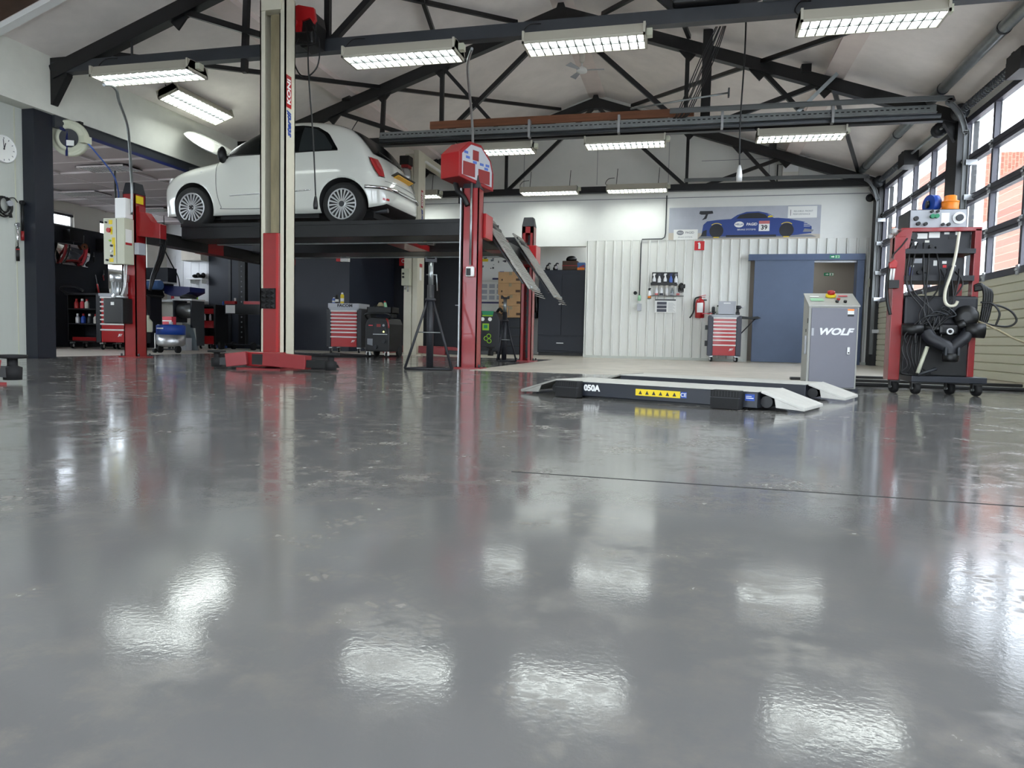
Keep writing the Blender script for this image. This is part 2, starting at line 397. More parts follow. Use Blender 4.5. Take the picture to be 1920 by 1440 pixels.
# window openings in the far-left wall: (y0,y1,z0,z1)
wins = ((3.6, 8.6, .9, 2.5), (9.4, 11.25, 2.2, 2.48), (11.85, 13.1, 1.5, 2.48))  # first opening is out of view, added to bring daylight into the annex
aw.box(XA-.15, XA, 3, 3.6, .001, 2.67); aw.box(XA-.15, XA, 8.6, 9.4, .001, 2.67); aw.box(XA-.15, XA, 11.25, 11.85, .001, 2.67); aw.box(XA-.15, XA, 13.1, 13.85, .001, 2.67)
for y0, y1, z0, z1 in wins: aw.box(XA-.15, XA, y0, y1, .001, z0); aw.box(XA-.15, XA, y0, y1, z1, 2.67)
struct('wall_annex', aw, 'offwhite', label='off-white annex wall with high windows')
for i, (y0, y1, z0, z1) in enumerate(wins):
    wn = struct('window_%d' % (i+10), B(XA-.1, XA-.04, y0, y0+.05, z0, z1).box(XA-.1, XA-.04, y1-.05, y1, z0, z1).box(XA-.1, XA-.04, y0, y1, z1-.05, z1).box(XA-.1, XA-.04, y0, y1, z0, z0+.05), 'white', label='white framed annex window; the large unseen one is added for daylight')
    struct('pane', B(XA-.08, XA-.07, y0+.05, y1-.05, z0+.05, z1-.05), 'pane_glass', wn)
    struct('vent_strip', B(XA-.05, XA-.02, y0, y1, z1-.07, z1-.03), 'steel_grey', wn)
tl = struct('wall_annex', B(XA-.15, -10.15, 13.7, 13.85, .001, 2.67), 'tile_white', label='white tiled annex end wall behind the sink')
tmesh = mesh(B(.003, .197, -.006, 0, .003, .147), 'tile'); tmesh.materials.append(MATS['tile_white'])
for i in range(5):
    for j in range(10): ob('tile', tmesh, '', tl, (XA+.02+i*.2, 13.7, .5+j*.15))
struct('wall_annex', B(XA-.15, -7.3, 2.9, 3.0, .001, 2.67), 'offwhite', label='annex wall out of view')
ac = struct('ceiling', B(XA-.15, -7.15, 3, 13.85, 2.66, 2.72), 'ceiling_tile', label='suspended tile ceiling of the annex')
tm = mesh(B(.012, 1.188, .012, .588, -.02, 0), 'tile'); tm.materials.append(MATS['ceiling_tile'])
bm_ = MB(); holes = set(((1, 11), (0, 12), (1, 14), (2, 9)))
for i in range(4):
    for j in range(18):
        x, y = XA+.0-.4+i*1.2, 3.0+j*.6
        if x+1.2 > -7.15 or x < XA: continue
        if (i, j) in holes: continue
        ob('tile', tm, '', ac, (x, y, 2.66))
for i in range(5):
    x = XA-.4+i*1.2
    if XA < x < -7.15: bm_.box(x-.012, x+.012, 3, 13.7, 2.636, 2.66)
for j in range(18): bm_.box(XA, -7.15, 3.0+j*.6-.012, 3.0+j*.6+.012, 2.636, 2.66)
struct('grid', bm_, 'tbar', ac)
# right side: eaves strip and posts
struct('wall_right', B(XR, XR+.14, -4, YW+.14, 3.08, 3.36), 'white_wall', label='white strip of wall above the roller doors')
for i, (y0, y1) in enumerate(((13.74, YW), (9.98, 10.36), (6.12, 6.5), (2.3, 2.66), (-1.6, -1.2), (-4, -3.9))):
    struct('trim_%d' % (3+i), B(XR-.09, XR+.14, y0, y1, .001, 3.2), 'steel_black', label='black steel post between the roller doors')
fwl = MB().prism([(-7.4, 3.0), (3.4, 3.0), (3.4, 3.4), (XC, ZR+.1), (-7.4, 3.4)], 'y', -4.15, -4.0).box(-7.4, 3.4, -4.15, -4.0, 0, .35)
for x in (-7.4, -5.0, -2.6, -.2, 2.2): fwl.box(x, x+(.12 if x < 2 else 1.2), -4.15, -4.0, .35, 3.0)
struct('wall_front', fwl, 'white_wall', label='unseen white wall behind the viewer, large windows added for daylight')
for i, x in enumerate((-7.28, -4.88, -2.48, -.08)):  # unseen glazing, added to bring more daylight onto the ceiling
    struct('window_%d' % (3+i), B(x, x+2.28, -4.1, -4.08, .35, 3.0), 'pane_glass', label='large unseen window behind the viewer, added for daylight')
# sectional doors: ribbed cream planks below, four rows of panes above
PL = .0945
def roller(idx, y0, y1, label):
    rows = [1.13, 1.615, 2.10, 2.585, 3.07]; mb = MB()
    for k, z in enumerate(rows):
        hz = .05 if 0 < k < 4 else .035
        mb.box(XR-.02, XR+.05, y0, y1, z-hz, z+hz); 
        if 0 < k < 4: mb.box(XR-.035, XR-.02, y0, y1, z-.012, z+.012)
    root = struct('door_%d' % idx, mb, 'sash', label=label)
    n = max(1, round((y1-y0)/.84)); dy = (y1-y0)/n
    pm = mesh(B(XR+.01, XR+.018, 0, dy-.05, 0, .385), 'pane'); pm.materials.append(MATS['pane_glass'])
    for k in range(4):
        for j in range(n): ob('pane', pm, '', root, (0, y0+j*dy+.025, rows[k]+.05))
    mm = mesh(B(XR-.012, XR+.045, -.026, .026, 1.13, 3.07), 'mullion'); mm.materials.append(MATS['sash'])
    for j in range(n+1): ob('mullion', mm, '', root, (0, y0+j*dy, 0))
    al = mesh(B(XR+.045, XR+.06, -.04, .04, 1.13, 3.07), 'glazing_bead'); al.materials.append(MATS['alu'])
    for j in range(n+1): ob('glazing_bead', al, '', root, (0, y0+j*dy, 0))
    pk = mesh(MB().prism([(XR+.05, 0), (XR+.004, 0), (XR-.012, .008), (XR-.012, PL-.012), (XR+.004, PL-.003), (XR+.05, PL-.003)], 'y', y0, y1), 'plank'); pk.materials.append(MATS['cream_panel'])
    for k in range(12): ob('plank', pk, '', root, (0, 0, .006+k*PL*.965))
    hm = mesh(B(XR-.03, XR-.018, -.03, .03, -.05, .05).cyl((XR-.05, 0, 0), (XR-.02, 0, 0), .012, n=8), 'hinge'); hm.materials.append(MATS['alu'])
    for k in range(1, 5):
        for j in range(n+1): ob('hinge', hm, '', root, (0, min(max(y0+j*dy, y0+.03), y1-.03), rows[k-1]))
    return root
roller(1, 6.52, 9.96, 'glazed sectional door beside the tester trolley')
roller(2, 10.38, 13.72, 'glazed sectional door in the far right corner')
roller(6, 2.68, 6.1, 'glazed sectional door nearest the viewer')
roller(7, -1.18, 2.28, 'glazed sectional door behind the viewer')
# outside
struct('ground', B(3.4, 60, -20, 80, -.2, -.05).box(-60, 3.4, -60, -4.3, -.2, -.05), 'asphalt', label='grey yard outside the doors')
ow = struct('building', B(9.0, 14, 12, 25.4, -.05, 5.6).box(9.0, 14, 29.3, 34.4, -.05, 7.3).box(8.9, 14, 37.6, 60, -.05, 6.0), 'brick', label='brick building across the yard')
struct('wall_render', B(9.05, 14, 25.4, 29.3, -.05, 4.4).box(8.8, 9.0, 26.4, 27.0, -.05, 7.4).box(9.05, 14, 34.4, 37.6, -.05, 5.0), 'outside_white', ow)
sm_ = mesh(B(8.93, 9.0, 0, 1.2, 0, 1.3), 'window'); sm_.materials.append(MATS['outside_white'])
for y, z in ((21.6, 1.4), (15.5, 1.4), (30.8, 1.2), (40, 1.4), (45, 1.4)): ob('window', sm_, '', ow, (0, y, z))
struct('canopy', B(3.5, 4.35, 9.2, 24, 3.85, 3.97), 'outside_white', label='white canopy over the far roller door')
struct('ground', B(-60, -11.5, -4.3, 80, -.2, -.05), 'asphalt', label='grey ground outside the annex windows')
struct('building', B(-20, -19, 0, 30, -.05, 2.6), 'outside_white', label='pale wall outside the annex windows')

# trusses ---------------------------------------------------------------
def truss(i, Y, label):
    t = MB()
    t.box(XL+.02, XR-.02, Y-.05, Y+.05, 3.13, 3.25)
    root = struct('truss', t, 'steel_grey' if i == 0 else 'steel_black', label=label)
    for sgn in (-1, 1):
        xe = XC+sgn*5.03
        def rz(d): return 4.83-.335*d       # underside-to-middle of the rafter at distance d from the ridge
        struct('rafter', MB().bar((XC, Y, rz(0)), (xe, Y, rz(5.03)), .11, .15), 'steel_black', root)
        C1 = (XC+sgn*1.72, Y, 3.2)
        for a, b, wd in (((XC+sgn*.05, Y, 4.72), C1, .06), ((XC+sgn*1.72, Y, rz(1.72)), C1, .055), ((XC+sgn*3.42, Y, rz(3.42)), (XC+sgn*2.0, Y, 3.2), .06),
                         ((XC+sgn*2.62, Y, rz(2.67)), (XC+sgn*(3.29 if sgn > 0 else 2.66), Y, 3.0 if sgn < 0 else 3.2), .055)):
            struct('web', MB().bar(a, b, wd, wd, (0, 1, 0)), 'steel_black', root)
        for d in (1.72, 2.62, 3.42):
            struct('gusset', MB().prism([(XC+sgn*(d-.14), rz(d)-.02), (XC+sgn*(d+.14), rz(d)-.08), (XC+sgn*(d+.02), rz(d)-.2)], 'y', Y-.012, Y+.012), 'steel_black', root)
        struct('cleat', B(XC+sgn*3.2-.06, XC+sgn*3.2+.06, Y-.08, Y+.08, rz(3.2)+.05, rz(3.2)+.15), 'steel_black', root)
    struct('apex_plate', MB().prism([(XC-.12, 4.70), (XC+.12, 4.70), (XC+.04, 4.95), (XC-.04, 4.95)], 'y', Y-.06, Y+.06), 'steel_black', root)
    # haunches
    struct('haunch', MB().prism([(XL+.0, 3.30), (XL+.22, 3.30), (XL+.22, 3.1), (XL+.02, 2.80), (XL, 2.80)], 'y', Y-.04, Y+.04), 'steel_black', root)
    struct('haunch', MB().prism([(XR, 3.25), (XR-.22, 3.25), (XR-.22, 3.1), (XR-.05, 2.8), (XR, 2.8)], 'y', Y-.04, Y+.04), 'steel_black', root)
    return root
truss(0, 6.71, 'nearest black roof truss with a grey tie beam')
t1 = truss(1, 10.1, 'middle black roof truss over the raised car')
truss(2, 13.9, 'farthest black roof truss against the gable')
struct('web', MB().bar((-3.58, 10.05, 4.2), (-2.7, 10.05, 3.25), .05, .05, (0, 1, 0)), 'steel_black', t1)
struct('hanger_post', B(.03, .15, 9.85, 9.95, 3.2, roofz(.1)-.01), 'steel_black', t1)
# diagonal wind braces under the roof slopes
def brace(a, b, w_=.05):
    return struct('wind_brace', MB().bar(a, b, w_, w_), 'steel_black', label='black diagonal wind brace under the roof')
def rp(x, y, d=.10): return (x, y, roofz(x)-d)
brace(rp(-6.3, 6.75, .2), rp(-2.55, 13.85)); brace(rp(-2.55, 6.8), rp(-2.75, 10.0)) if False else None
brace(rp(2.5, 6.75, .2), rp(-1.2, 13.85)); brace(rp(-4.4, 6.8), rp(-2.5, 10.05)); brace(rp(.75, 6.8), rp(-1.3, 10.05))
brace(rp(-3.0, 6.8), rp(-3.6, 10.05)); brace(rp(-.75, 6.8), rp(-.15, 10.05)); brace(rp(1.65, 10.2), rp(2.75, 13.85)) 
# ================================================================== LIGHTS AND ROOF SERVICES
def fixture(label, x0, x1, y, z, along='x', rot=None, loc=None, group=None, detail=True):
    """louvred fluorescent fitting, lamp side down; local x along its length"""
    L = x1-x0; t = thing('ceiling_light', label, 'light', loc or ((x0+x1)/2, y, z), 0, group)
    if rot: t.rotation_euler = rot
    h = L/2
    ob('housing', MB().prism([(-.16, 0), (-.16, .02), (-.11, .115), (.11, .115), (.16, .02), (.16, 0), (.145, 0), (.145, .03), (-.145, .03), (-.145, 0)], 'x', -h, h).box(-h, -h+.02, -.16, .16, 0, .11).box(h-.02, h, -.16, .16, 0, .11), 'housing_beige', t)
    ob('diffuser', B(-h+.02, h-.02, -.145, .145, .024, .03), 'lamp', t)
    n = 14
    if detail:
        sm = mesh(B(-.006, .006, -.145, .145, .002, .022), 'louvre_slat'); sm.materials.append(MATS['louvre'])
        for k in range(1, n): ob('louvre_slat', sm, '', t, (-h+k*L/n, 0, 0))
        ob('centre_slat', B(-h+.02, h-.02, -.008, .008, .002, .023), 'louvre', t)
    else:
        mb = B(-h+.02, h-.02, -.008, .008, .002, .023)
        for k in range(1, n): mb.box(-h+k*L/n-.006, -h+k*L/n+.006, -.145, .145, .002, .022)
        ob('louvre', mb, 'louvre', t)
    ob('junction', B(h, h+.05, -.04, .03, .04, .10), 'panel_beige', t)
    ob('cable', MB().tube([(-h+.02, 0, .11), (-h-.03, .0, .16), (-h+.02, .05, .25), (-h+.12, .12, .28)], .006, 6, 5), 'black', t)
    return t
G = 'louvred fluorescent fittings'
fixture('louvred light on the near tie beam, at the left wall', -6.15, -4.97, 6.55, 2.955, group=G)
fixture('louvred light on the near tie beam, beside the red hose reel', -3.29, -2.17, 6.55, 2.945, group=G)
fixture('louvred light on the near tie beam, below the ceiling fan', -1.54, -.46, 6.55, 2.945, group=G)
fixture('louvred light on the near tie beam, rightmost of its row', .78, 1.88, 6.55, 2.945, group=G)
fixture('louvred light hung behind the red control box', -3.28, -2.18, 9.93, 2.93, group=G, detail=False)
fixture('louvred light under the wooden board, middle of its row', -1.47, -.40, 9.93, 2.95, group=G, detail=False)
fixture('louvred light under the cable tray, rightmost of its row', .74, 1.80, 9.93, 2.95, group=G, detail=False)
for x0, x1, lb in ((-5.95, -4.86, 'louvred light at the gable wall, behind the far beige lift column'), (-3.22, -2.13, 'louvred light at the gable wall, above the short red lift post'), (-1.59, -.49, 'louvred light at the gable wall, nearest the car banner')):
    f = fixture(lb, x0, x1, 13.6, 3.09, group=G, detail=False)
    for s_ in (-.38, .38): ob('hanging_rod', MB().cyl((s_, 0, .1), (s_+.02, 0, .42), .006, n=6), 'black', f)
fixture('louvred light fixed lengthwise to the left roof slope', 0, 1.15, 0, 0, loc=(-6.52, 8.6, 3.325), rot=(R(-18.9), 0, R(90)), group=G)
for yy, row in ((3.1, 'second'), (-.6, 'third')):
    for x0, side in ((-6.1, 'left wall'), (-3.28, 'left of the ridge'), (-1.52, 'right of the ridge'), (.8, 'roller doors')):
        fixture('louvred light in the %s row out of view, by the %s' % (row, side), x0, x0+1.1, yy, 2.95, group=G, detail=False)

# cable tray, wooden board, door tracks along the middle truss
ct = thing('cable_tray', 'perforated galvanised cable tray along the middle truss', 'cable tray', (0, 9.72, 3.12))
ob('channel', B(-4.38, 2.75, -.02, .0, .02, .10).box(-4.38, 2.75, -.06, .0, 0, .012), 'galv', ct)
mb = MB()
for k in range(112): mb.box(-4.35+k*.063, -4.315+k*.063, -.0225, -.0195, .055, .068)
o = ob('slot_row', mb, 'black', ct); o['kind'] = 'stuff'
ob('pipe', MB().cyl((-4.38, -.02, -.03), (2.8, -.02, -.03), .028, n=10), 'steel_grey', ct)
for x in (-2.2, -1.0, .3, 1.6): ob('bracket', B(x-.015, x+.015, -.075, .02, -.07, .16), 'alu', ct)
tag(ob('wooden_board', B(-3.66, -.05, -.02, .02, -.05, .05), 'wood', None, (0, 9.8, 3.31)), 'long brown wooden board above the cable tray', 'board')
def track(name, Y, label, x0):
    t = thing(name, label, 'door track', (XR-.12, Y, 0))
    pts = [V((0, 0, .2)), V((0, 0, 2.6)), V((-.02, 0, 2.85)), V((-.09, 0, 3.06)), V((-.22, 0, 3.2)), V((-.45, 0, 3.255)), V((x0-XR+.12, 0, 3.27))]
    pts = spline(pts, 6); rows = []
    for i, p in enumerate(pts):
        dd = (pts[min(i+1, len(pts)-1)]-pts[max(i-1, 0)]).normalized(); nn = V((dd.z, 0, -dd.x))
        rows.append([p+nn*.03+V((0, -.0, 0)), p+nn*.03+V((0, .03, 0)), p-nn*.03+V((0, .03, 0)), p-nn*.03, p-nn*.024, p-nn*.024+V((0, .024, 0)), p+nn*.024+V((0, .024, 0)), p+nn*.024, p+nn*.03])
    mb = MB().grid(rows, False)
    ob('rail', mb, 'track_grey', t)
    for z in (.6, 1.15, 1.6, 2.1, 2.5): ob('bracket', B(0, .12, -.01, .02, z-.03, z+.03), 'alu', t)
    return t
track('door_track', 9.56, 'curved galvanised door track beside the orange beacon', -.35)
track('door_track', 13.62, 'curved galvanised door track in the far corner', -.2)
track('door_track', 6.62, 'galvanised door track beside the nearest post', .5)
# spring shafts and ducts along the right eaves
sh = thing('duct', 'long grey duct along the right eaves', 'duct', (2.78, 0, 3.37))
ob('pipe', MB().cyl((0, 2.7, 0), (0, 13.7, 0), .062, n=16), 'galv', sh)
for y in (5, 7.9, 9.6, 11.5, 13.4): ob('strap', MB().cyl((0, y-.015, 0), (0, y+.015, 0), .068, n=16), 'steel_grey', sh)
for y0, y1, lb in ((6.6, 9.9, 'black torsion spring shaft above the near roller door'), (10.4, 13.7, 'black torsion spring shaft above the far roller door')):
    t = thing('spring_shaft', lb, 'door spring', (3.03, 0, 3.14))
    ob('shaft', MB().cyl((0, y0, 0), (0, y1, 0), .016, n=8), 'galv', t)
    pts = [V((.042*math.cos(k*.8), y1-1.6+k*.0075, .042*math.sin(k*.8))) for k in range(180)]
    ob('spring', MB().tube(pts, .008, 5), 'steel_grey', t)
    for y in (y0+.12, y1-.12): ob('cable_drum', MB().lathe([(.03, -.05), (.09, -.05), (.07, -.03), (.07, .03), (.09, .05), (.03, .05)], (0, y, 0), (0, 1, 0), 16), 'steel_grey', t)
    ob('bearing_plate', B(-.06, .08, y1-1.72, y1-1.66, -.1, .1), 'black', t)
    ob('motor', B(-.1, .09, (y0+y1)/2-.35, (y0+y1)/2-.02, -.16, .05).box(-.06, .06, (y0+y1)/2-.02, (y0+y1)/2+.1, -.1, .04), 'black', t)
# hanging cable bundle
mb = MB()
for k in range(7):
    x = .12+.02*k+random.uniform(-.01, .01)
    mb.tube([(x+.06, 9.4, 4.2), (x-.1+.01*k, 9.5, 3.9), (x-.36+.008*k, 9.6, 3.28), (x-.42, 9.66, 3.2)], .007, 5, 5)
tag(ob('cable_bundle', mb, 'black'), 'bundle of black cables hanging from the roof to the cable tray', 'cable')
t = thing('pull_rod', 'thin galvanised rod with an end plate above the cable tray', 'rod', (0, 9.6, 3.33))
ob('rod', MB().cyl((-.85, 0, 0), (.36, -.1, .1), .012, n=8), 'galv', t); ob('end_plate', B(.35, .37, -.14, -.06, .05, .15), 'steel_grey', t)
# ceiling fan
t = thing('ceiling_fan', 'small white ceiling fan under the roof ridge', 'fan', (-1.84, 11.8, 4.66))
ob('rod', MB().cyl((0, 0, .05), (0, 0, .36), .012, n=8), 'white', t)
ob('canopy', MB().lathe([(.02, .12), (.045, .16), (.045, .26), (.02, .3)], n=14), 'offwhite', t)
ob('motor', MB().lathe([(.03, -.03), (.085, -.02), (.09, .01), (.07, .04), (.03, .06)], n=18), 'white', t)
for a in (2, 122, 242):
    ca, sa = math.cos(R(a)), math.sin(R(a))
    bl = MB()
    def bp_(u, v_, z): return (u*ca-v_*sa, u*sa+v_*ca, z)
    bl.add([bp_(.08, -.02, .0), bp_(.16, -.035, .0), bp_(.36, -.05, -.012), bp_(.36, .05, .012), bp_(.16, .035, .01), bp_(.08, .02, .005),
            bp_(.08, -.02, .006), bp_(.16, -.035, .006), bp_(.36, -.05, -.006), bp_(.36, .05, .018), bp_(.16, .035, .016), bp_(.08, .02, .011)],
           [(5, 4, 3, 2, 1, 0), (6, 7, 8, 9, 10, 11)]+[(i, (i+1) % 6, 6+(i+1) % 6, 6+i) for i in range(6)])
    ob('blade', bl, 'grey_panel', t)
# red and black hose reel on the near tie beam
t = thing('hose_reel', 'red and black cable reel on the near tie beam', 'cable reel', (-3.79, 6.5, 3.11))
ob('base', B(-.26, .2, -.1, .12, 0, .12).box(-.1, .1, .1, .16, .04, .14), 'black', t, bevel=.02)
ob('drum_housing', MB().prism([(-.03, .05), (.06, -.02), (.2, 0), (.22, .2), (.2, .3), (.05, .35), (-.06, .33), (-.02, .2)], 'y', -.06, .13), 'black', t, bevel=.01)
ob('cover', MB().prism([(-.09, .14), (-.04, .08), (.02, .06), (.06, .12), (.07, .22), (.16, .24), (.2, .18), (.22, .22), (.2, .33), (.04, .37), (-.06, .35), (-.03, .24), (-.06, .2)], 'y', -.09, -.05), 'red_bright', t, bevel=.005)
ob('knob', MB().cyl((0, -.12, .2), (0, -.05, .2), .035), 'red_bright', t)
ob('back_reel', MB().prism([(-.22, .05), (-.1, .03), (-.08, .28), (-.14, .3), (-.2, .2)], 'y', -.02, .1), 'red_paint', t)
ob('back_plate', B(-.3, -.1, .0, .14, .02, .28), 'black', t, bevel=.03)
ob('cable', MB().tube([(.12, -.1, .2), (.17, -.14, 0), (.19, -.16, -.3), (.24, -.16, -.9), (.27, -.16, -1.45)], .007, 6, 6), 'black', t)
ob('plug', MB().lathe([(.006, 0), (.014, -.02), (.022, -.07), (.024, -.1), (.02, -.13)], (.27, -.16, -1.45), n=10), 'black', t)
ob('cable_loop', MB().tube([(.2, -.1, .15), (.27, -.1, 0), (.25, -.1, -.22), (.12, -.1, -.32), (.02, -.1, -.22), (0, -.1, -.05), (.05, -.1, .05)], .007, 6, 6), 'black', t)
# black heater box at the top edge
t = thing('unit_heater', 'black box heater on the near tie beam at the ceiling', 'heater', (.06, 6.72, 3.26))
ob('casing', B(-.31, .26, -.15, .35, 0, .62), 'black', t, bevel=.02)
ob('side_flap', MB().prism([(.05, .0), (.26, .05), (.34, .2), (.34, .6), (.26, .6)], 'y', -.18, -.152), 'plastic_dark', t)
ob('bolt_row', MB().cyl((-.1, -.17, .28), (-.1, -.15, .28), .012, n=8).cyl((.1, -.17, .29), (.1, -.15, .29), .012, n=8), 'alu', t)
# pendant cord
t = thing('hanging_cable', 'black pendant cord hanging in front of the gable', 'cable', (.42, 7.6, 3.7))
ob('cord', MB().tube([(.0, 0, 0), (.005, 0, -.5), (-.012, 0, -1.2), (0, 0, -1.6)], .008, 6, 5), 'black', t)
ob('socket', MB().lathe([(.01, -1.6), (.022, -1.64), (.03, -1.7), (.028, -1.76)], n=10), 'silver', t)
# conduits from the lights
t = thing('conduit', 'bent grey conduit from the light down to the lift post', 'conduit', (0, 0, 0))
ob('pipe', MB().tube([(-6.3, 6.75, 3.02), (-6.42, 6.98, 3.1), (-6.5, 7.15, 3.1), (-6.56, 7.25, 3.02), (-6.72, 7.55, 2.85), (-6.84, 7.72, 2.66), (-6.98, 7.9, 2.4), (-7.04, 7.98, 2.2), (-7.06, 8.0, 1.85)], .017, 8, 6), 'galv', t)
t = thing('conduit', 'thin bent conduit from the light to the red control box', 'conduit', (0, 0, 0))
ob('pipe', MB().tube([(-2.05, 6.55, 3.02), (-2.2, 6.9, 3.02), (-2.33, 7.35, 3.0), (-2.42, 7.75, 2.85), (-2.45, 7.9, 2.7), (-2.47, 8.0, 2.52)], .014, 8, 6), 'galv', t)
tag(ob('hanging_rod', MB().cyl((-5.9, 6.71, 3.2), (-5.9, 6.71, 3.55), .012, n=8), 'steel_black'), 'thin black rod from the rafter to the near tie beam', 'rod')
# slotted strips under the roof
for i, (a, b) in enumerate((((1.45, 10.6, 3.72), (1.35, 9.7, 3.2)),)):
    t = thing('slotted_strip', 'perforated steel strip hanging from the right purlin', 'bracket', (0, 0, 0))
    ob('strip', MB().bar((1.62, 9.6, 3.62), (1.18, 9.74, 3.2), .045, .006, (0, 1, 0)), 'galv', t)
# gable: white box, camera, pipe
t = thing('junction_box', 'white junction box high on the gable wall', 'box', (1.66, YW, 3.5))
ob('body', B(-.14, .14, -.11, -.004, -.15, .15), 'offwhite', t, bevel=.01); ob('lid', B(-.13, .13, -.118, -.11, -.05, .14), 'white', t)
ob('pipe', MB().tube([(-.14, -.05, .1), (-.22, -.05, .1), (-.22, -.04, -.25)], .012, 6), 'black', t)
t = thing('security_camera', 'black dome camera at the corner of the gable wall', 'camera', (3.02, YW, 2.97))
ob('base', MB().cyl((0, -.002, 0), (0, -.03, 0), .07), 'black', t); ob('dome', MB().ball((0, -.05, -.0), .058), 'black', t)
t = thing('wall_pipe', 'thin dark pipe edging the white wall above the cladding', 'pipe', (0, YW, 0))
ob('pipe', MB().tube([(-.515, -.02, 3.1), (-.515, -.02, 2.4), (-.53, -.02, 2.32), (-.58, -.02, 2.29), (-.95, -.03, 2.285), (-.965, -.045, 2.2), (-.965, -.045, 1.15)], .011, 8), 'steel_grey', t)
ob('socket', B(-1.0, -.92, -.09, -.04, .92, 1.06), 'grey_panel', t, bevel=.008)
ob('coupler', MB().lathe([(.03, 0), (.03, .06), (.02, .1)], (-.965, -.05, 1.12), n=10), 'green_pale', t)
# ================================================================== FOUR-POST LIFT
t = thing('four_post_lift', 'red four-post lift holding up the white car', 'car lift', (-4.85, 9.8, 0))
ox, oy = -4.85, 9.8
def L4(x, y): return (x-ox, y-oy)
def post(px, py, face, h=2.14):
    """U-shaped post, open towards face (+1 = +Y, -1 = -Y)"""
    x, y = L4(px, py); a = .095; w_ = .014; mb = MB()
    f0, f1 = (y-a, y+a)
    mb.box(x-a, x-a+w_, f0, f1, .012, h); mb.box(x+a-w_, x+a, f0, f1, .012, h)
    yb = f0 if face > 0 else f1-w_
    mb.box(x-a, x+a, yb, yb+w_, .012, h)
    lip = f1-w_ if face > 0 else f0
    mb.box(x-a, x-a+.055, lip, lip+w_, .012, h); mb.box(x+a-.055, x+a, lip, lip+w_, .012, h); mb.box(x-a, x+a, lip, lip+w_, h-.1, h)
    p = ob('post', mb, 'red_paint', t)
    lad = B(x-.018, x+.018, y-.02*face-.008, y-.02*face+.008, .05, h-.12)
    for k in range(16): lad.box(x-.024, x+.024, y+.0-.012, y+.012, .15+k*.115, .18+k*.115)
    ob('ladder', lad, 'black', p)
    ob('cap', MB().add([(x+i*k, y+j*k, z) for z, k in ((h, .1), (h+.15, .075)) for i, j in ((-1, -1), (1, -1), (1, 1), (-1, 1))],
                       [(3, 2, 1, 0), (4, 5, 6, 7), (0, 1, 5, 4), (1, 2, 6, 5), (2, 3, 7, 6), (3, 0, 4, 7)]), 'plastic_dark', p, bevel=.008)
    ob('foot', B(x-.16, x+.16, y-.13, y+.13, 0, .013), 'red_paint', p)
    bolt = mesh(MB().cyl((0, 0, .012), (0, 0, .05), .012, n=8), 'anchor_bolt'); bolt.materials.append(MATS['steel_grey'])
    for i in (-.135, .135):
        for j in (-.1, .1): ob('anchor_bolt', bolt, '', p, (x+i, y+j, 0))
    return p
pA = post(-7.2, 8.2, 1); pB = post(-2.47, 8.05, 1, 2.05); pC = post(-2.56, 11.42, -1); pD = post(-7.2, 11.42, -1)
# cross beams and their end brackets
for x, ya, yb in ((-6.93, 8.2, 11.42), (-2.52, 8.12, 11.3)):
    bx0, by0 = L4(x, ya); by1 = yb-oy
    cb = ob('cross_beam', B(bx0-.11, bx0+.11, by0+.02, by1-.02, 1.50, 1.66), 'black', t, bevel=.006)
    for s0, s1 in ((by0+1.0, by0+1.35), (by1-.4, by1-.02)):
        ob('red_sleeve', B(bx0-.114, bx0+.114, s0, s1, 1.496, 1.664), 'red_paint', cb)
bx0 = -7.105-ox
for py in (8.2, 11.42):
    y = py-oy
    ob('end_bracket', MB().prism([(bx0, 1.60), (bx0+.35, 1.56), (bx0+.35, 1.745), (bx0+.215, 1.785), (bx0+.125, 1.90), (bx0+.03, 1.915), (bx0+.03, 1.985), (bx0, 1.985)], 'y', y-.06, y+.06), 'red_paint', t, bevel=.004)
bx1 = -2.375-ox
for py in (8.1, 11.35):
    y = py-oy
    ob('end_bracket', B(bx1-.2, bx1+.03, y+.06*(1 if py < 9 else -6), y+.36*(1 if py < 9 else -.1), 1.52, 1.80), 'red_bright', t, bevel=.004)
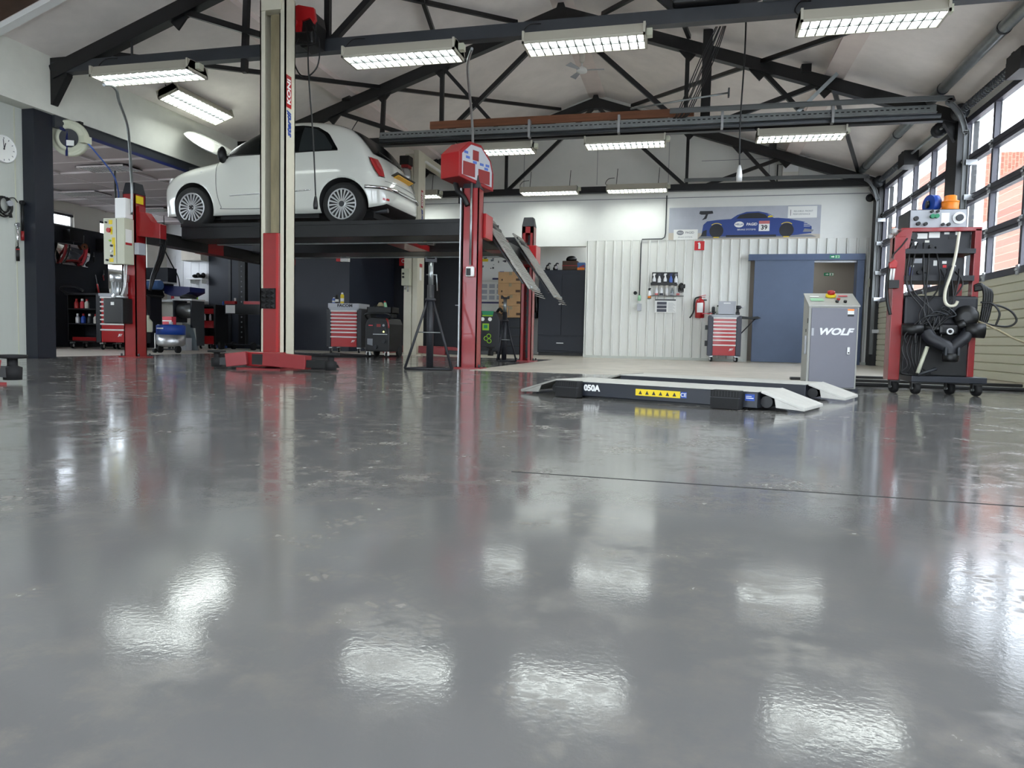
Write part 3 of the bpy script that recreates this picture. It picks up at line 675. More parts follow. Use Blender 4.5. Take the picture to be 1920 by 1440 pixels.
# runways
for y0, y1 in ((8.58, 9.12), (10.22, 10.78)):
    a, b = -6.78-ox, -2.45-ox
    rw = ob('runway', B(a, b, y0-oy, y1-oy, 1.615, 1.80), 'deck_black', t, bevel=.004)
    ob('top_lip', B(a, b, y0-oy-.012, y0-oy, 1.77, 1.815).box(a, b, y1-oy, y1-oy+.012, 1.77, 1.815), 'deck_black', rw)
    ob('wheel_stop', MB().prism([(a, 1.80), (a+.02, 1.88), (a+.06, 1.88), (a+.42, 1.80)], 'y', y0-oy+.03, y1-oy-.03), 'black', rw)
    ob('lower_rail', B(a+.2, b-.2, y1-oy-.05, y1-oy-.01, 1.592, 1.606), 'galv', rw)
    # raised drive-on ramp: pivots on the runway end
    yc = (y0+y1)/2-oy; p0, p1 = V((-2.52-ox, yc, 1.875)), V((-1.885-ox, yc, .965))
    d_ = (p1-p0).normalized(); n_ = V((-d_.z, 0, d_.x)); hw_ = .31
    mb = MB()
    vs = [p0+V((0, j*hw_, 0))+n_*k for k in (0, -.02) for j in (-1, 1)] + [p1+V((0, j*hw_, 0))+n_*k for k in (0, -.02) for j in (-1, 1)]
    mb.add(vs, [(0, 1, 5, 4), (2, 6, 7, 3), (0, 4, 6, 2), (1, 3, 7, 5), (0, 2, 3, 1), (4, 5, 7, 6)])
    rp_ = ob('ramp', mb, 'ramp_grey', t)
    for j in (-1, 1): ob('flange', MB().bar(p0+V((0, j*(hw_-.01), 0))-n_*.05+d_*.2, p1+V((0, j*(hw_-.01), 0))-n_*.04-d_*.1, .02, .06, (0, 1, 0)), 'black', rp_)
    tr_ = MB()
    for k in range(34): tr_.bar(p0+d_*(.03+k*.036)+V((0, -hw_+.02, 0))+n_*.003, p0+d_*(.03+k*.036)+V((0, hw_-.02, 0))+n_*.003, .006, .006, n_)
    o = ob('tread_bars', tr_, 'ramp_grey', rp_); o['kind'] = 'stuff'
    for j in (-1, 1): ob('roller', MB().cyl(p1+V((0, j*.2-.03, 0))-d_*.02, p1+V((0, j*.2+.03, 0))-d_*.02, .02, n=10), 'galv', rp_)
    ob('pivot', MB().cyl(V((b, y0-oy+.02, 1.72)), V((b, y1-oy-.02, 1.72)), .05, n=12), 'black', t)
# sliding jack between the runways
jb = ob('jack_beam', B(-4.1-ox, -3.8-ox, 9.12-oy, 10.22-oy, 1.62, 1.70), 'red_paint', t)
ob('jack_arm', MB().bar((-4.05-ox, 9.4-oy, 1.72), (-3.5-ox, 9.6-oy, 1.66), .09, .06), 'ramp_grey', jb)
ob('jack_head', B(-3.72-ox, -3.5-ox, 9.5-oy, 9.66-oy, 1.64, 1.76), 'black', jb)
ob('hazard_mark', B(-3.70-ox, -3.66-ox, 9.495-oy, 9.5-oy, 1.66, 1.74).box(-3.62-ox, -3.58-ox, 9.495-oy, 9.5-oy, 1.66, 1.74), 'yellow', jb)
# red hexagonal control box on the near right post
hx = [(-.29, 2.13), (-.29, 2.40), (-.12, 2.545), (.08, 2.545), (.26, 2.40), (.31, 2.26), (.31, 2.06)]
cbx = ob('control_box', MB().prism(hx, 'x', -.13, .15), 'red_paint', t, (-2.55-ox, 8.02-oy, 0), (0, 0, R(-24)), bevel=.008)
cy, cz = sum(p[0] for p in hx)/7, sum(p[1] for p in hx)/7
ins = [(cy+(p[0]-cy)*.86, cz+(p[1]-cz)*.84) for p in hx]
fx = .15
ob('face_plate', MB().prism(ins, 'x', fx, fx+.004), 'grey_panel', cbx)
for y0, y1, z0, z1 in ((-.07, .03, 2.35, 2.46), (-.23, -.03, 2.16, 2.31), (.03, .23, 2.12, 2.27)):
    ob('window', B(fx+.004, fx+.008, y0, y1, z0, z1), 'brown_glass', cbx)
for y, z in ((-.18, 2.41), (-.15, 2.36), (-.03, 2.325), (.09, 2.325), (.19, 2.33), (.17, 2.29)):
    ob('print_mark', B(fx+.004, fx+.006, y-.035, y+.03, z-.012, z+.016), 'blue_hose', cbx)
ob('cable_loom', MB().tube([(-2.66-ox, 7.95-oy, 2.13), (-2.62-ox, 7.93-oy, 2.02), (-2.55-ox, 7.93-oy, 1.95), (-2.5-ox, 7.935-oy, 1.85)], .03, 8, 5), 'black', t)
ob('conduit', MB().cyl((-2.455-ox, 7.925-oy, 1.18), (-2.455-ox, 7.925-oy, 2.1), .014, n=8), 'galv', t)
sw = ob('switch_box', B(-2.5-ox, -2.41-ox, 7.895-oy, 7.955-oy, 1.05, 1.16), 'white', t, bevel=.01)
ob('rocker', B(-2.49-ox, -2.44-ox, 7.885-oy, 7.896-oy, 1.06, 1.14), 'black', sw)
ob('edge_strip', B(-2.59-ox, -2.575-ox, 7.93-oy, 8.0-oy, .02, 2.05), 'alu', t)
# control cabinet, motor and tank on the near left post
x0, x1, y0 = -7.44-ox, -7.12-ox, 7.93-oy
cab = ob('control_cabinet', B(x0, x1, y0, y0+.17, 1.21, 1.80), 'panel_beige', t, bevel=.006)
for x, z, m_, r_ in ((x0+.05, 1.745, 'black', .012), (x0+.09, 1.645, 'red_bright', .03), (x0+.11, 1.51, 'green', .012), (x0+.13, 1.445, 'black', .014), (x0+.13, 1.375, 'white', .012), (x0+.13, 1.315, 'black', .014), (x0+.06, 1.26, 'black', .014)):
    ob('push_button', MB().cyl((x, y0, z), (x, y0-.022, z), r_, n=14), m_, cab)
for a in ((.085, .14, 1.72, 1.775), (.11, .14, 1.59, 1.69), (.13, .18, 1.465, 1.55), (.155, .18, 1.32, 1.465), (.09, .15, 1.235, 1.285)):
    ob('warning_label', B(x0+a[0], x0+a[1], y0-.002, y0, a[2], a[3]), 'yellow', cab)
ob('cabinet_door_edge', B(x0+.2, x0+.205, y0-.003, y0, 1.22, 1.79), 'steel_grey', cab)
ob('notice', B(x1, x1+.002, y0+.02, y0+.13, 1.49, 1.66), 'paper', cab); ob('notice_bar', B(x1, x1+.003, y0+.02, y0+.13, 1.46, 1.49), 'red_bright', cab)
ob('roller_housing', B(x0+.16, x0+.32, y0+.02, y0+.16, 1.80, 2.06), 'white', t, bevel=.01)
ob('yellow_plate', B(-7.105-ox, -7.1-ox, 8.12-oy, 8.25-oy, 2.02, 2.12), 'yellow', t)
mt = ob('motor', MB().lathe([(.1, .77), (.1, .8), (.085, .82), (.085, .98), (.115, .99), (.115, 1.07), (.1, 1.085)], (x0+.15, y0+.1, 0), n=20), 'alu', t)
fin = MB()
for k in range(14):
    a = k*2*math.pi/14
    fin.bar((x0+.15+.09*math.cos(a), y0+.1+.09*math.sin(a), .83), (x0+.15+.09*math.cos(a), y0+.1+.09*math.sin(a), .98), .006, .02)
o = ob('cooling_fin', fin, 'alu', mt); o['kind'] = 'stuff'
tk = ob('oil_tank', B(x0-.02, x0+.28, y0, y0+.22, .44, .77), 'black', t, bevel=.012)
ob('tank_label', B(x0+.1, x0+.15, y0-.002, y0, .68, .72), 'paper', tk)
for k in range(3):
    ob('hose', MB().tube([(x0+.22+.03*k, y0+.08, 1.22), (x0+.25+.03*k, y0+.04, 1.1), (x0+.26+.02*k, y0+.03, .92), (x0+.2+.02*k, y0+.04, .8)], .009, 6, 6), 'silver' if k else 'black', t)
ob('vertical_rod', MB().cyl((-7.33-ox, 8.02-oy, 1.8), (-7.33-ox, 8.02-oy, 2.42), .012, n=8), 'black', t)
ob('valve_box', B(-7.1-ox, -7.03-ox, 8.08-oy, 8.2-oy, 1.35, 1.5), 'grey_panel', t)
for k in range(3):
    ob('hose', MB().tube([(-6.85-ox+.03*k, 8.3-oy, 1.58), (-6.95-ox+.03*k, 8.35-oy, 1.35), (-7.1-ox+.02*k, 8.4-oy, 1.1), (-7.14-ox, 8.4-oy, .9)], .018, 6, 6), 'black', t)

# ================================================================== TWO-POST LIFTS
def arm(root, base, tip, h=.13):
    """swing arm lying just above the floor, round pad at the tip"""
    b, p = V(base), V(tip); d_ = (p-b); L = d_.length; d_.normalize()
    m1 = b+d_*(L*.66)
    a = ob('swing_arm', MB().bar((b.x, b.y, .11), (m1.x, m1.y, .085), .11, h), 'red_dull', root, bevel=.006)
    ob('inner_arm', MB().bar((m1.x, m1.y, .075), (p.x, p.y, .07), .07, .07), 'black', a)
    ob('lift_pad', MB().lathe([(.052, .02), (.055, .10), (.03, .11), (.03, .155), (.085, .16), (.085, .18), (.05, .182)], (p.x, p.y, 0), n=20), 'rubber', a)
    return a
t = thing('two_post_lift', 'near two-post lift with a beige column and red carriage', 'car lift', (-4.05, 6.45, 0))
def column(root, lx, ly, face, H=3.62):
    w_, d_, k = .14, .18, .014
    f = ly-.0 if face < 0 else ly; s_ = -face
    mb = MB(); ya, yb = (ly, ly+d_) if face < 0 else (ly-d_, ly)
    mb.box(lx-w_, lx-w_+k, ya, yb, .012, H); mb.box(lx+w_-k, lx+w_, ya, yb, .012, H)
    bk = yb-k if face < 0 else ya; mb.box(lx-w_, lx+w_, bk, bk+k, .012, H)
    lp = ya if face < 0 else yb-k
    mb.box(lx-w_, lx-w_+.055, lp, lp+k, .012, H); mb.box(lx+w_-.055, lx+w_, lp, lp+k, .012, H)
    c = ob('column', mb, 'beige_paint', root)
    ob('screw_guard', B(lx-.075, lx+.03, (ya+yb)/2-.0, (ya+yb)/2+.05, .3, H-.1), 'beige_dirty', c)
    ob('guide_slot', B(lx+.03, lx+.085, (ya+yb)/2-.02, (ya+yb)/2+.05, .3, H-.1), 'black', c)
    ob('head_plate', B(lx-w_+.02, lx+w_-.04, lp-.012, lp+.1, H-.13, H+.02).box(lx-w_, lx+w_, ya, yb, H, H+.02), 'beige_paint', c)
    ob('base_plate', B(lx-.24, lx+.24, ya-.25 if face < 0 else ya-.1, yb+.1 if face < 0 else yb+.25, 0, .014), 'red_dull', c)
    return c
H1 = 3.62
c1 = column(t, 0, 0, -1, H1)
cg = ob('carriage', B(-.09, .085, -.03, .04, .04, 1.345), 'red_paint', t, bevel=.008)
ob('carriage_edge', B(.06, .085, -.036, -.028, .05, 1.34), 'red_bright', cg)
pd = mesh(MB().add([(-.023, 0, -.023), (.023, 0, -.023), (.023, 0, .023), (-.023, 0, .023), (0, -.03, 0)], [(0, 1, 4), (1, 2, 4), (2, 3, 4), (3, 0, 4), (3, 2, 1, 0)]), 'rubber_stud'); pd.materials.append(MATS['rubber'])
ob('rubber_pad', B(-.095, .055, -.05, -.03, .60, .80), 'rubber', cg)
for i in range(3):
    for j in range(4): ob('rubber_stud', pd, '', cg, (-.07+i*.05, -.05, .625+j*.05))
ob('yoke', B(-.17, .17, -.2, -.02, .03, .17), 'red_paint', t, bevel=.008)
ob('yoke_gap', B(-.09, .03, -.215, -.19, .05, .15), 'black', t)
arm(t, (-.14, -.2, 0), (-.44, -.27, 0)); arm(t, (.08, -.24, 0), (.80, -.3, 0))
ob('floor_cover', MB().prism([(.16, .012), (.52, .012), (.50, .045), (.16, .06)], 'y', .12, .42), 'black', t)
def sticker(root, x, y, z0, k):
    # on the +X side, reading upwards: blue word, then white word on a red field
    ob('sticker_field', B(x, x+.002, y-.045*k, y+.045*k, z0+.31*k, z0+.62*k), 'red_bright', root)
    text('KONI', .085*k, (x+.003, y, z0+.465*k), (0, 0, 1), (0, -1, 0), 'white', root, bold=.003, sx=1.15)
    text('stertil', .10*k, (x+.002, y+.005, z0+.15*k), (0, 0, 1), (0, -1, 0), 'blue', root, bold=.003, shear=.25)
sticker(c1, .14, .06, 2.26, 1.0)
# its partner column stands left of the frame; only the tip of an arm reaches in
c2 = column(t, -.3, -3.1, 1, H1)
ob('carriage', B(-.39, -.215, -3.14, -3.07, .04, 1.345), 'red_paint', t, bevel=.008); ob('yoke', B(-.47, -.13, -3.08, -2.9, .03, .17), 'red_paint', t, bevel=.008)
arm(t, (-.28, -2.9, 0), (-.16, -2.72, 0)); arm(t, (-.38, -2.92, 0), (-1.05, -2.75, 0))

t = thing('two_post_lift', 'far two-post lift with a beige column and grey motor', 'car lift', (-4.93, 12.4, 0))
c3 = ob('column', B(-.13, .02, -.1, .06, .012, 3.6).box(.035, .13, -.1, .24, .012, 3.66).box(.0, .05, -.06, .2, .012, 3.6), 'beige_paint', t, bevel=.006)
ob('top_beam', B(.0, .12, .2, 1.6, 3.50, 3.66), 'beige_paint', t); ob('beam_flange', B(.12, .16, .2, 1.6, 3.50, 3.54), 'white', t)
ob('base_plate', B(-.2, .25, -.2, .35, 0, .014), 'beige_paint', c3)
mt = ob('motor', MB().lathe([(.09, 3.10), (.1, 3.12), (.1, 3.27), (.06, 3.30), (.06, 3.38)], (-.08, -.22, 0), n=18), 'alu', t)
ob('gearbox', B(-.16, .02, -.3, -.1, 3.36, 3.52), 'black', t, bevel=.01); ob('red_flange', B(-.12, .0, -.31, -.13, 3.31, 3.36), 'red_paint', t)
sb = ob('switch_box', B(-.14, .02, -.2, -.1, 1.25, 1.55), 'panel_beige', t, bevel=.01)
ob('switch', MB().cyl((-.1, -.2, 1.46), (-.1, -.215, 1.46), .02, n=10).cyl((-.1, -.2, 1.40), (-.1, -.215, 1.40), .02, n=10), 'black', sb)
ob('gland', MB().cyl((-.09, -.15, 1.25), (-.09, -.15, 1.18), .012, n=8).cyl((-.03, -.15, 1.25), (-.03, -.15, 1.14), .014, n=8), 'alu', sb)
ob('red_note', B(.131, .133, .0, .13, 1.60, 1.66), 'red_bright', c3); ob('paper_note', B(.131, .133, .0, .1, 1.36, 1.58), 'paper', c3)
sticker(c3, .131, .08, 2.36, 1.0)
a1 = arm(t, (-.15, -.1, 0), (-.85, .35, 0)); a2 = arm(t, (.2, -.1, 0), (1.05, -.35, 0)); a3 = arm(t, (.2, .2, 0), (1.4, .35, 0))

# ================================================================== THE CAR
def interp(tab, x):
    if x <= tab[0][0]: return tab[0][1:]
    for a, b in zip(tab, tab[1:]):
        if x <= b[0]:
            k = (x-a[0])/(b[0]-a[0]); return tuple(p+(q-p)*k for p, q in zip(a[1:], b[1:]))
    return tab[-1][1:]
def smooth_tab(tab, n):
    xs = [tab[0][0]+(tab[-1][0]-tab[0][0])*i/n for i in range(n+1)]
    # Catmull-Rom over the key stations
    out = []
    for x in xs:
        for i in range(len(tab)-1):
            if x <= tab[i+1][0]+1e-9:
                k = (x-tab[i][0])/(tab[i+1][0]-tab[i][0]); r_ = [x]
                for c in range(1, len(tab[0])):
                    p1, p2 = tab[i][c], tab[i+1][c]; h = tab[i+1][0]-tab[i][0]
                    m1 = (tab[i+1][c]-tab[i-1][c])/(tab[i+1][0]-tab[i-1][0])*h if i > 0 else p2-p1
                    m2 = (tab[i+2][c]-tab[i][c])/(tab[i+2][0]-tab[i][0])*h if i+2 < len(tab) else p2-p1
                    r_.append((2*k**3-3*k*k+1)*p1+(k**3-2*k*k+k)*m1+(-2*k**3+3*k*k)*p2+(k**3-k*k)*m2)
                out.append(tuple(r_)); break
    return out
#      x     zbot  ztop  half-width
KEY = [(-.640, .30, .52, .34), (-.625, .25, .66, .48), (-.58, .22, .76, .585), (-.48, .20, .83, .67), (-.30, .19, .90, .745), (-.05, .185, .955, .785), (.20, .18, .995, .80),
       (.40, .18, 1.04, .805), (.55, .18, 1.13, .81), (.75, .18, 1.265, .813), (.95, .18, 1.375, .813), (1.15, .18, 1.445, .813), (1.45, .18, 1.488, .813), (1.75, .18, 1.482, .813),
       (2.02, .185, 1.445, .808), (2.22, .20, 1.385, .80), (2.38, .215, 1.30, .785), (2.52, .235, 1.165, .76), (2.64, .255, 1.02, .72), (2.74, .28, .88, .665), (2.81, .31, .755, .59), (2.855, .36, .66, .48), (2.875, .42, .58, .33)]
ST = smooth_tab(KEY, 150)
def sst(a, b, x): k = min(max((x-a)/(b-a), 0), 1); return k*k*(3-2*k)
def hw(x, z):
    zb, zt, w_ = interp(ST, x); c = sst(1.0, 1.35, zt)
    lo = .40; base = max(zt-.26, zb+.1)*(1-c) + .93*c
    if z >= base:
        s_ = min(max((z-base)/max(zt-base, 1e-4), 0), 1); n_ = 2.3+3.2*c
        y = w_*(1-.20*c*s_**1.2)*max(1-s_**n_, 0)**(1/n_)
    else: y = w_
    y *= 1-.075*max((.58-z)/.4, 0)**2 - .03*max((z-.62)/.35, 0)**2*(1 if z < base else min(1, (base-.62)/max(z-.62, 1e-3))**2 if base > .62 else 0)
    return y
def rearx(y, z):
    a, b = 1.6, 2.875
    for _ in range(40):
        m_ = (a+b)/2; zb, zt, w_ = interp(ST, m_)
        inside = zb <= z <= zt and hw(m_, z) >= abs(y)
        if inside: a = m_
        else: b = m_
    return a
NS = 26
def body_mesh():
    rows = []
    for x, zb, zt, w_ in ST:
        r_ = []
        for k in range(NS+1):
            u = k/NS; z = zb+(zt-zb)*(1-(1-u)**1.7)
            r_.append((x, -hw(x, z), z))
        left = [(x, 0, zb)]+[(x, r_[0][1]*.93, zb)]+r_[:-1]+[(x, 0, zt)]
        right = [(p[0], -p[1], p[2]) for p in left[-2:0:-1]]
        rows.append(left+right)
    mb = MB(); n = len(rows[0]); m_ = len(rows)
    vs = [p for r_ in rows for p in r_]
    fs = [(i*n+j, i*n+(j+1) % n, (i+1)*n+(j+1) % n, (i+1)*n+j) for i in range(m_-1) for j in range(n)]
    fs += [tuple(range(n-1, -1, -1)), tuple(range((m_-1)*n, m_*n))]
    return mb.add(vs, fs, True)
car = thing('car', 'white three-door hatchback with raised bonnet on the red lift', 'car', (-6.84, 9.66, 1.80))
def boolean_body():
    me = mesh(body_mesh(), 'body'); me.materials.append(MATS['car_white']); me.materials.append(MATS['car_dark'])
    o = bpy.data.objects.new('body', me); C.objects.link(o)
    cut = MB()
    for x, r_ in ((0, .335), (2.30, .335)):
        for s_ in (-1, 1): cut.cyl((x, s_*.52, .30), (x, s_*1.1, .30), r_, n=48)
    cm = mesh(cut, 'cut'); cm.materials.append(MATS['car_white']); cm.materials.append(MATS['car_dark'])
    for p in cm.polygons: p.material_index = 1
    co = bpy.data.objects.new('cut', cm); C.objects.link(co)
    bo = o.modifiers.new('b', 'BOOLEAN'); bo.operation = 'DIFFERENCE'; bo.solver = 'EXACT'; bo.object = co
    bpy.context.view_layer.update()
    res = bpy.data.meshes.new_from_object(o.evaluated_get(bpy.context.evaluated_depsgraph_get()))
    bpy.data.objects.remove(co); bpy.data.objects.remove(o)
    res.materials.clear(); res.materials.append(MATS['car_white']); res.materials.append(MATS['car_dark'])
    for p in res.polygons:
        if p.normal.z < -.75 and p.center.z < .33: p.material_index = 1
        for wx in (0, 2.30):
            if math.hypot(p.center.x-wx, p.center.z-.30) < .3348 and abs(p.center.y) > .5: p.material_index = 1
    return res
body = ob('body', boolean_body(), '', car)
def patch(name, bot, top, mat, off=.006, nu=16, nv=8, side=-1, parent=None):
    rows = []
    for i in range(nu+1):
        u = i/nu
        def along(c):
            L = [0]
            for a, b in zip(c, c[1:]): L.append(L[-1]+math.hypot(b[0]-a[0], b[1]-a[1]))
            s_ = u*L[-1]
            for k in range(len(c)-1):
                if s_ <= L[k+1]+1e-9:
                    q = (s_-L[k])/max(L[k+1]-L[k], 1e-9); return (c[k][0]+(c[k+1][0]-c[k][0])*q, c[k][1]+(c[k+1][1]-c[k][1])*q)
            return c[-1]
        a, b = along(bot), along(top)
        rows.append([(a[0]+(b[0]-a[0])*j/nv, side*(hw(a[0]+(b[0]-a[0])*j/nv, a[1]+(b[1]-a[1])*j/nv)+off), a[1]+(b[1]-a[1])*j/nv) for j in range(nv+1)])
    return ob(name, MB().grid(rows), mat, parent or car)
for sd in (-1, 1):
    fw_ = patch('front_side_window', [(.50, .962), (.72, .983), (1.40, .99)], [(.54, 1.03), (.74, 1.175), (.95, 1.285), (1.12, 1.345), (1.40, 1.39)], 'car_glass', side=sd)
    patch('quarter_window', [(1.40, .99), (2.22, 1.005)], [(1.40, 1.385), (1.66, 1.385), (1.88, 1.345), (2.06, 1.245), (2.22, 1.02)], 'car_glass', side=sd)
    patch('window_inner', [(1.66, 1.0), (2.14, 1.01)], [(1.68, 1.35), (1.86, 1.32), (2.0, 1.23), (2.14, 1.05)], 'car_glass_grey', .010, side=sd)
    patch('mirror_triangle', [(.48, .955), (.60, .965)], [(.50, .975), (.60, 1.02)], 'black', .008, 4, 3, side=sd)
def line(pts, r_, mat, name, side=-1, k=8, off=.001):
    p = spline([V((a, 0, b)) for a, b in pts], k)
    return ob(name, MB().tube([(q.x, side*(hw(q.x, q.z)+off), q.z) for q in p], r_, 6), mat, car)
for sd in (-1, 1):
    line([(.42, .93), (.40, .75), (.41, .5), (.46, .30), (.52, .265), (1.3, .26), (1.48, .29), (1.54, .5), (1.55, .75), (1.55, .97)], .0035, 'steel_grey', 'door_seam', sd)
    line([(.62, .44), (1.0, .45), (1.45, .46)], .009, 'silver', 'side_moulding', sd, off=.002); line([(1.60, .47), (1.85, .485)], .009, 'chrome', 'side_moulding', sd, off=.002)
    line([(.50, .965), (.8, .98), (1.4, .985), (1.9, .995), (2.22, 1.0)], .006, 'black', 'window_seal', sd, off=.004)
    hx_ = 1.42; hy = sd*(hw(hx_, .80)+.012)
    ob('door_handle', MB().ball((hx_, hy, .80), (.085, .018, .018)), 'chrome', car)
    mr = ob('mirror', MB().ball((.53, sd*(hw(.53, 1.0)+.10), .985), (.052, .08, .115)), 'black', car)
    ob('mirror_stalk', MB().cyl((.56, sd*(hw(.56, .95)-.01), .96), (.53, sd*(hw(.53, .95)+.07), .97), .025, n=10), 'black', mr)
    ob('indicator', MB().ball((.16, sd*(hw(.16, .78)+.0), .78), (.018, .006, .012)), 'silver', car)
# windscreen and rear glass follow the shell
def front_y(xx): return interp(ST, xx)[1]
rows = []
for i in range(13):
    x = .50+.52*i/12; zt = interp(ST, x)[1]; r_ = []
    for j in range(15):
        a = -1+2*j/14; W_ = .58-.05*i/12; y = a*W_
        z = zt
        for _ in range(40):
            if hw(x, z) >= abs(y): break
            z -= .006
        r_.append((x-.004, y, z+.006))
    rows.append(r_)
ob('windscreen', MB().grid(rows), 'car_glass', car)
def rear_patch(name, prof, mat, off=.006, nu=12, nv=10):
    """prof: list of (z, y0, y1); surface found by looking along the car from behind"""
    rows = []
    for i in range(nv+1):
        u = i/nv; k = u*(len(prof)-1); a = int(min(k, len(prof)-2)); q = k-a
        z, y0, y1 = [prof[a][c]+(prof[a+1][c]-prof[a][c])*q for c in range(3)]
        rows.append([(rearx(y0+(y1-y0)*j/nu, z)+off, y0+(y1-y0)*j/nu, z+off*.6) for j in range(nu+1)])
    return ob(name, MB().grid(rows), mat, car)
rear_patch('rear_window', [(.985, -.52, .52), (1.02, -.545, .545), (1.15, -.56, .56), (1.28, -.545, .545), (1.315, -.5, .5)], 'car_glass', .008)
ob('rear_wiper', MB().bar((rearx(0, 1.0)+.03, -.05, 1.0), (rearx(-.4, 1.04)+.03, -.4, 1.05), .02, .015), 'black', car)
for sd in (-1, 1):
    def tl(s_): return [(.66, sd*(.54+s_), sd*(.655-s_)), (.74, sd*(.52+s_), sd*(.685-s_)), (.84, sd*(.50+s_), sd*(.695-s_)), (.92, sd*(.50+s_), sd*(.68-s_))]
    rear_patch('tail_light_rim', tl(0), 'chrome', .006, 6, 8); rear_patch('tail_light', [(z+(.01 if i == 0 else -.01 if i == 3 else 0), a, b) for i, (z, a, b) in enumerate(tl(.015))], 'tail_red', .012, 6, 8)
px = rearx(0, .73)
pl = ob('number_plate', MB().bar((px+.012, -.27, .74), (px+.012, .27, .74), .10, .012, (-.42, 0, .9)), 'plate_yellow', car)
text('NL 08 XP', .085, (px+.028, 0, .748), (0, 1, 0), (-.40, 0, .9165), 'print_dark', pl) if False else None
ob('plate_recess', MB().bar((px+.0, -.33, .755), (px+.0, .33, .755), .15, .012, (-.42, 0, .9)), 'steel_grey', car)
rear_patch('boot_seam', [(.615, -.56, .56), (.622, -.56, .56)], 'steel_grey', .004, 20, 1)
cp = []
for sd, rng in ((-1, (2.60, 2.64, 2.68, 2.72)),): cp += [(x, sd*(hw(x, .52)+.008), .52) for x in rng]
y0 = -hw(2.72, .52)
for j in range(1, 30):
    y = y0+.03-2*(y0+.03)*j/30; cp.append((rearx(y, .52)+.012, y, .52))
cp += [(x, hw(x, .52)+.008, .52) for x in (2.72, 2.68, 2.64, 2.60)]
ob('bumper_strip', MB().tube(cp, .026, 10), 'chrome', car)
ob('exhaust', MB().cyl((2.3, -.38, .24), (2.78, -.38, .26), .03, n=12).cyl((2.05, -.38, .25), (2.45, -.38, .25), .075, n=14), 'steel_grey', car)
ob('aerial', MB().cyl((2.02, 0, 1.45), (2.14, 0, 1.62), .006, n=6), 'black', car)
rear_patch('rear_reflector', [(.36, -.60, -.50), (.39, -.60, -.50)], 'tail_red', .006, 4, 2)
ob('underbody', B(.40, 1.92, -.70, .70, .13, .2).box(-.30, .4, -.45, .45, .15, .22).box(1.92, 2.6, -.45, .45, .16, .24), 'car_dark', car)
# head lamps, grille lip
for sd in (-1, 1):
    ob('headlight', MB().ball((-.53, sd*.50, .70), (.035, .07, .075)), 'silver', car)
# raised bonnet, seen from its underside
pro = [(.38, 1.06), (.22, 1.16), (.05, 1.27), (-.14, 1.39), (-.30, 1.48), (-.40, 1.525), (-.455, 1.53)]
wd = [.74, .75, .73, .68, .60, .53, .47]
pp = spline([V((a, b, w_)) for (a, b), w_ in zip(pro, wd)], 4); rows = []; rows2 = []
for i, p in enumerate(pp):
    r_ = []; r2 = []; k = i/(len(pp)-1)
    for j in range(13):
        a = -1+2*j/12; dz = -(.03+.08*k+.07*math.sin(math.pi*k))*abs(a)**2.6; dx = .09*k*abs(a)**2.2
        r_.append((p.x+dx, a*p.z, p.y+dz)); r2.append((p.x+dx+.012, a*p.z*.985, p.y+dz-.02))
    rows.append(r_); rows2.append(r2)
mb = MB().grid(rows); mb.grid(rows2)
for R1, R2 in ((rows, rows2),):
    n = len(R1)
    for e in (0, -1):
        mb.grid([R1[e], R2[e]]); mb.grid([[r_[e] for r_ in R1], [r_[e] for r_ in R2]])
bn = ob('bonnet', mb, 'car_white', car)
ob('shaded_underside', MB().grid([[(x+.004, y*.99, z-.006) for x, y, z in r_] for r_ in rows2]), 'bonnet_shade', bn)  # grey copy of the white underside, its shade put into the colour
for sd in (-1, 1): ob('bonnet_hinge', MB().bar((.36, sd*.52, 1.0), (.18, sd*.52, 1.12), .02, .035), 'car_white', bn)
ob('engine', B(-.30, .30, -.45, .45, .75, .93), 'car_dark', car)
# wheels
def wheel(x, sd, hubcap):
    w_ = ob('wheel', MB().lathe([(.20, -.085), (.262, -.092), (.284, -.075), (.29, -.04), (.29, .04), (.284, .075), (.262, .092), (.20, .085)], (x, sd*.70, .29), (0, 1, 0), 40), 'tyre', car)
    yo = sd*.79
    ob('rim', MB().lathe([(.205, -.01), (.205, .004), (.19, .006), (.185, -.012)], (x, yo, .29), (0, sd, 0), 40, close=True).lathe([(.055, -.03), (.06, .0), (.045, .008), (.0, .010)], (x, yo, .29), (0, sd, 0), 24), 'wheel_silver', w_)
    ob('rim_back', MB().cyl((x, yo-sd*.05, .29), (x, yo-sd*.045, .29), .2, n=32), 'car_dark', w_)
    sp = mesh(MB().add([(-.009, 0, .05), (.009, 0, .05), (.015, 0, .188), (-.015, 0, .188), (-.006, .018, .05), (.006, .018, .05), (.011, .014, .188), (-.011, .014, .188)],
                       [(0, 1, 2, 3), (7, 6, 5, 4), (0, 4, 5, 1), (1, 5, 6, 2), (2, 6, 7, 3), (3, 7, 4, 0)]), 'spoke'); sp.materials.append(MATS['wheel_silver'])
    for k in range(20): ob('spoke', sp, '', w_, (x, yo-sd*.012, .29), (0, R(18*k+4), math.pi if sd < 0 else 0))
    ob('hub', MB().cyl((x, yo, .29), (x, yo+sd*.014, .29), .038, n=20), 'steel_grey' if hubcap else 'car_dark', w_)
    if not hubcap:
        for k in range(4): ob('wheel_bolt', MB().cyl((x+.028*math.cos(k*1.57), yo, .29+.028*math.sin(k*1.57)), (x+.028*math.cos(k*1.57), yo+sd*.018, .29+.028*math.sin(k*1.57)), .007, n=6), 'silver', w_)
for x, hc in ((0, False), (2.30, True)):
    for sd in (-1, 1): wheel(x, sd, hc)
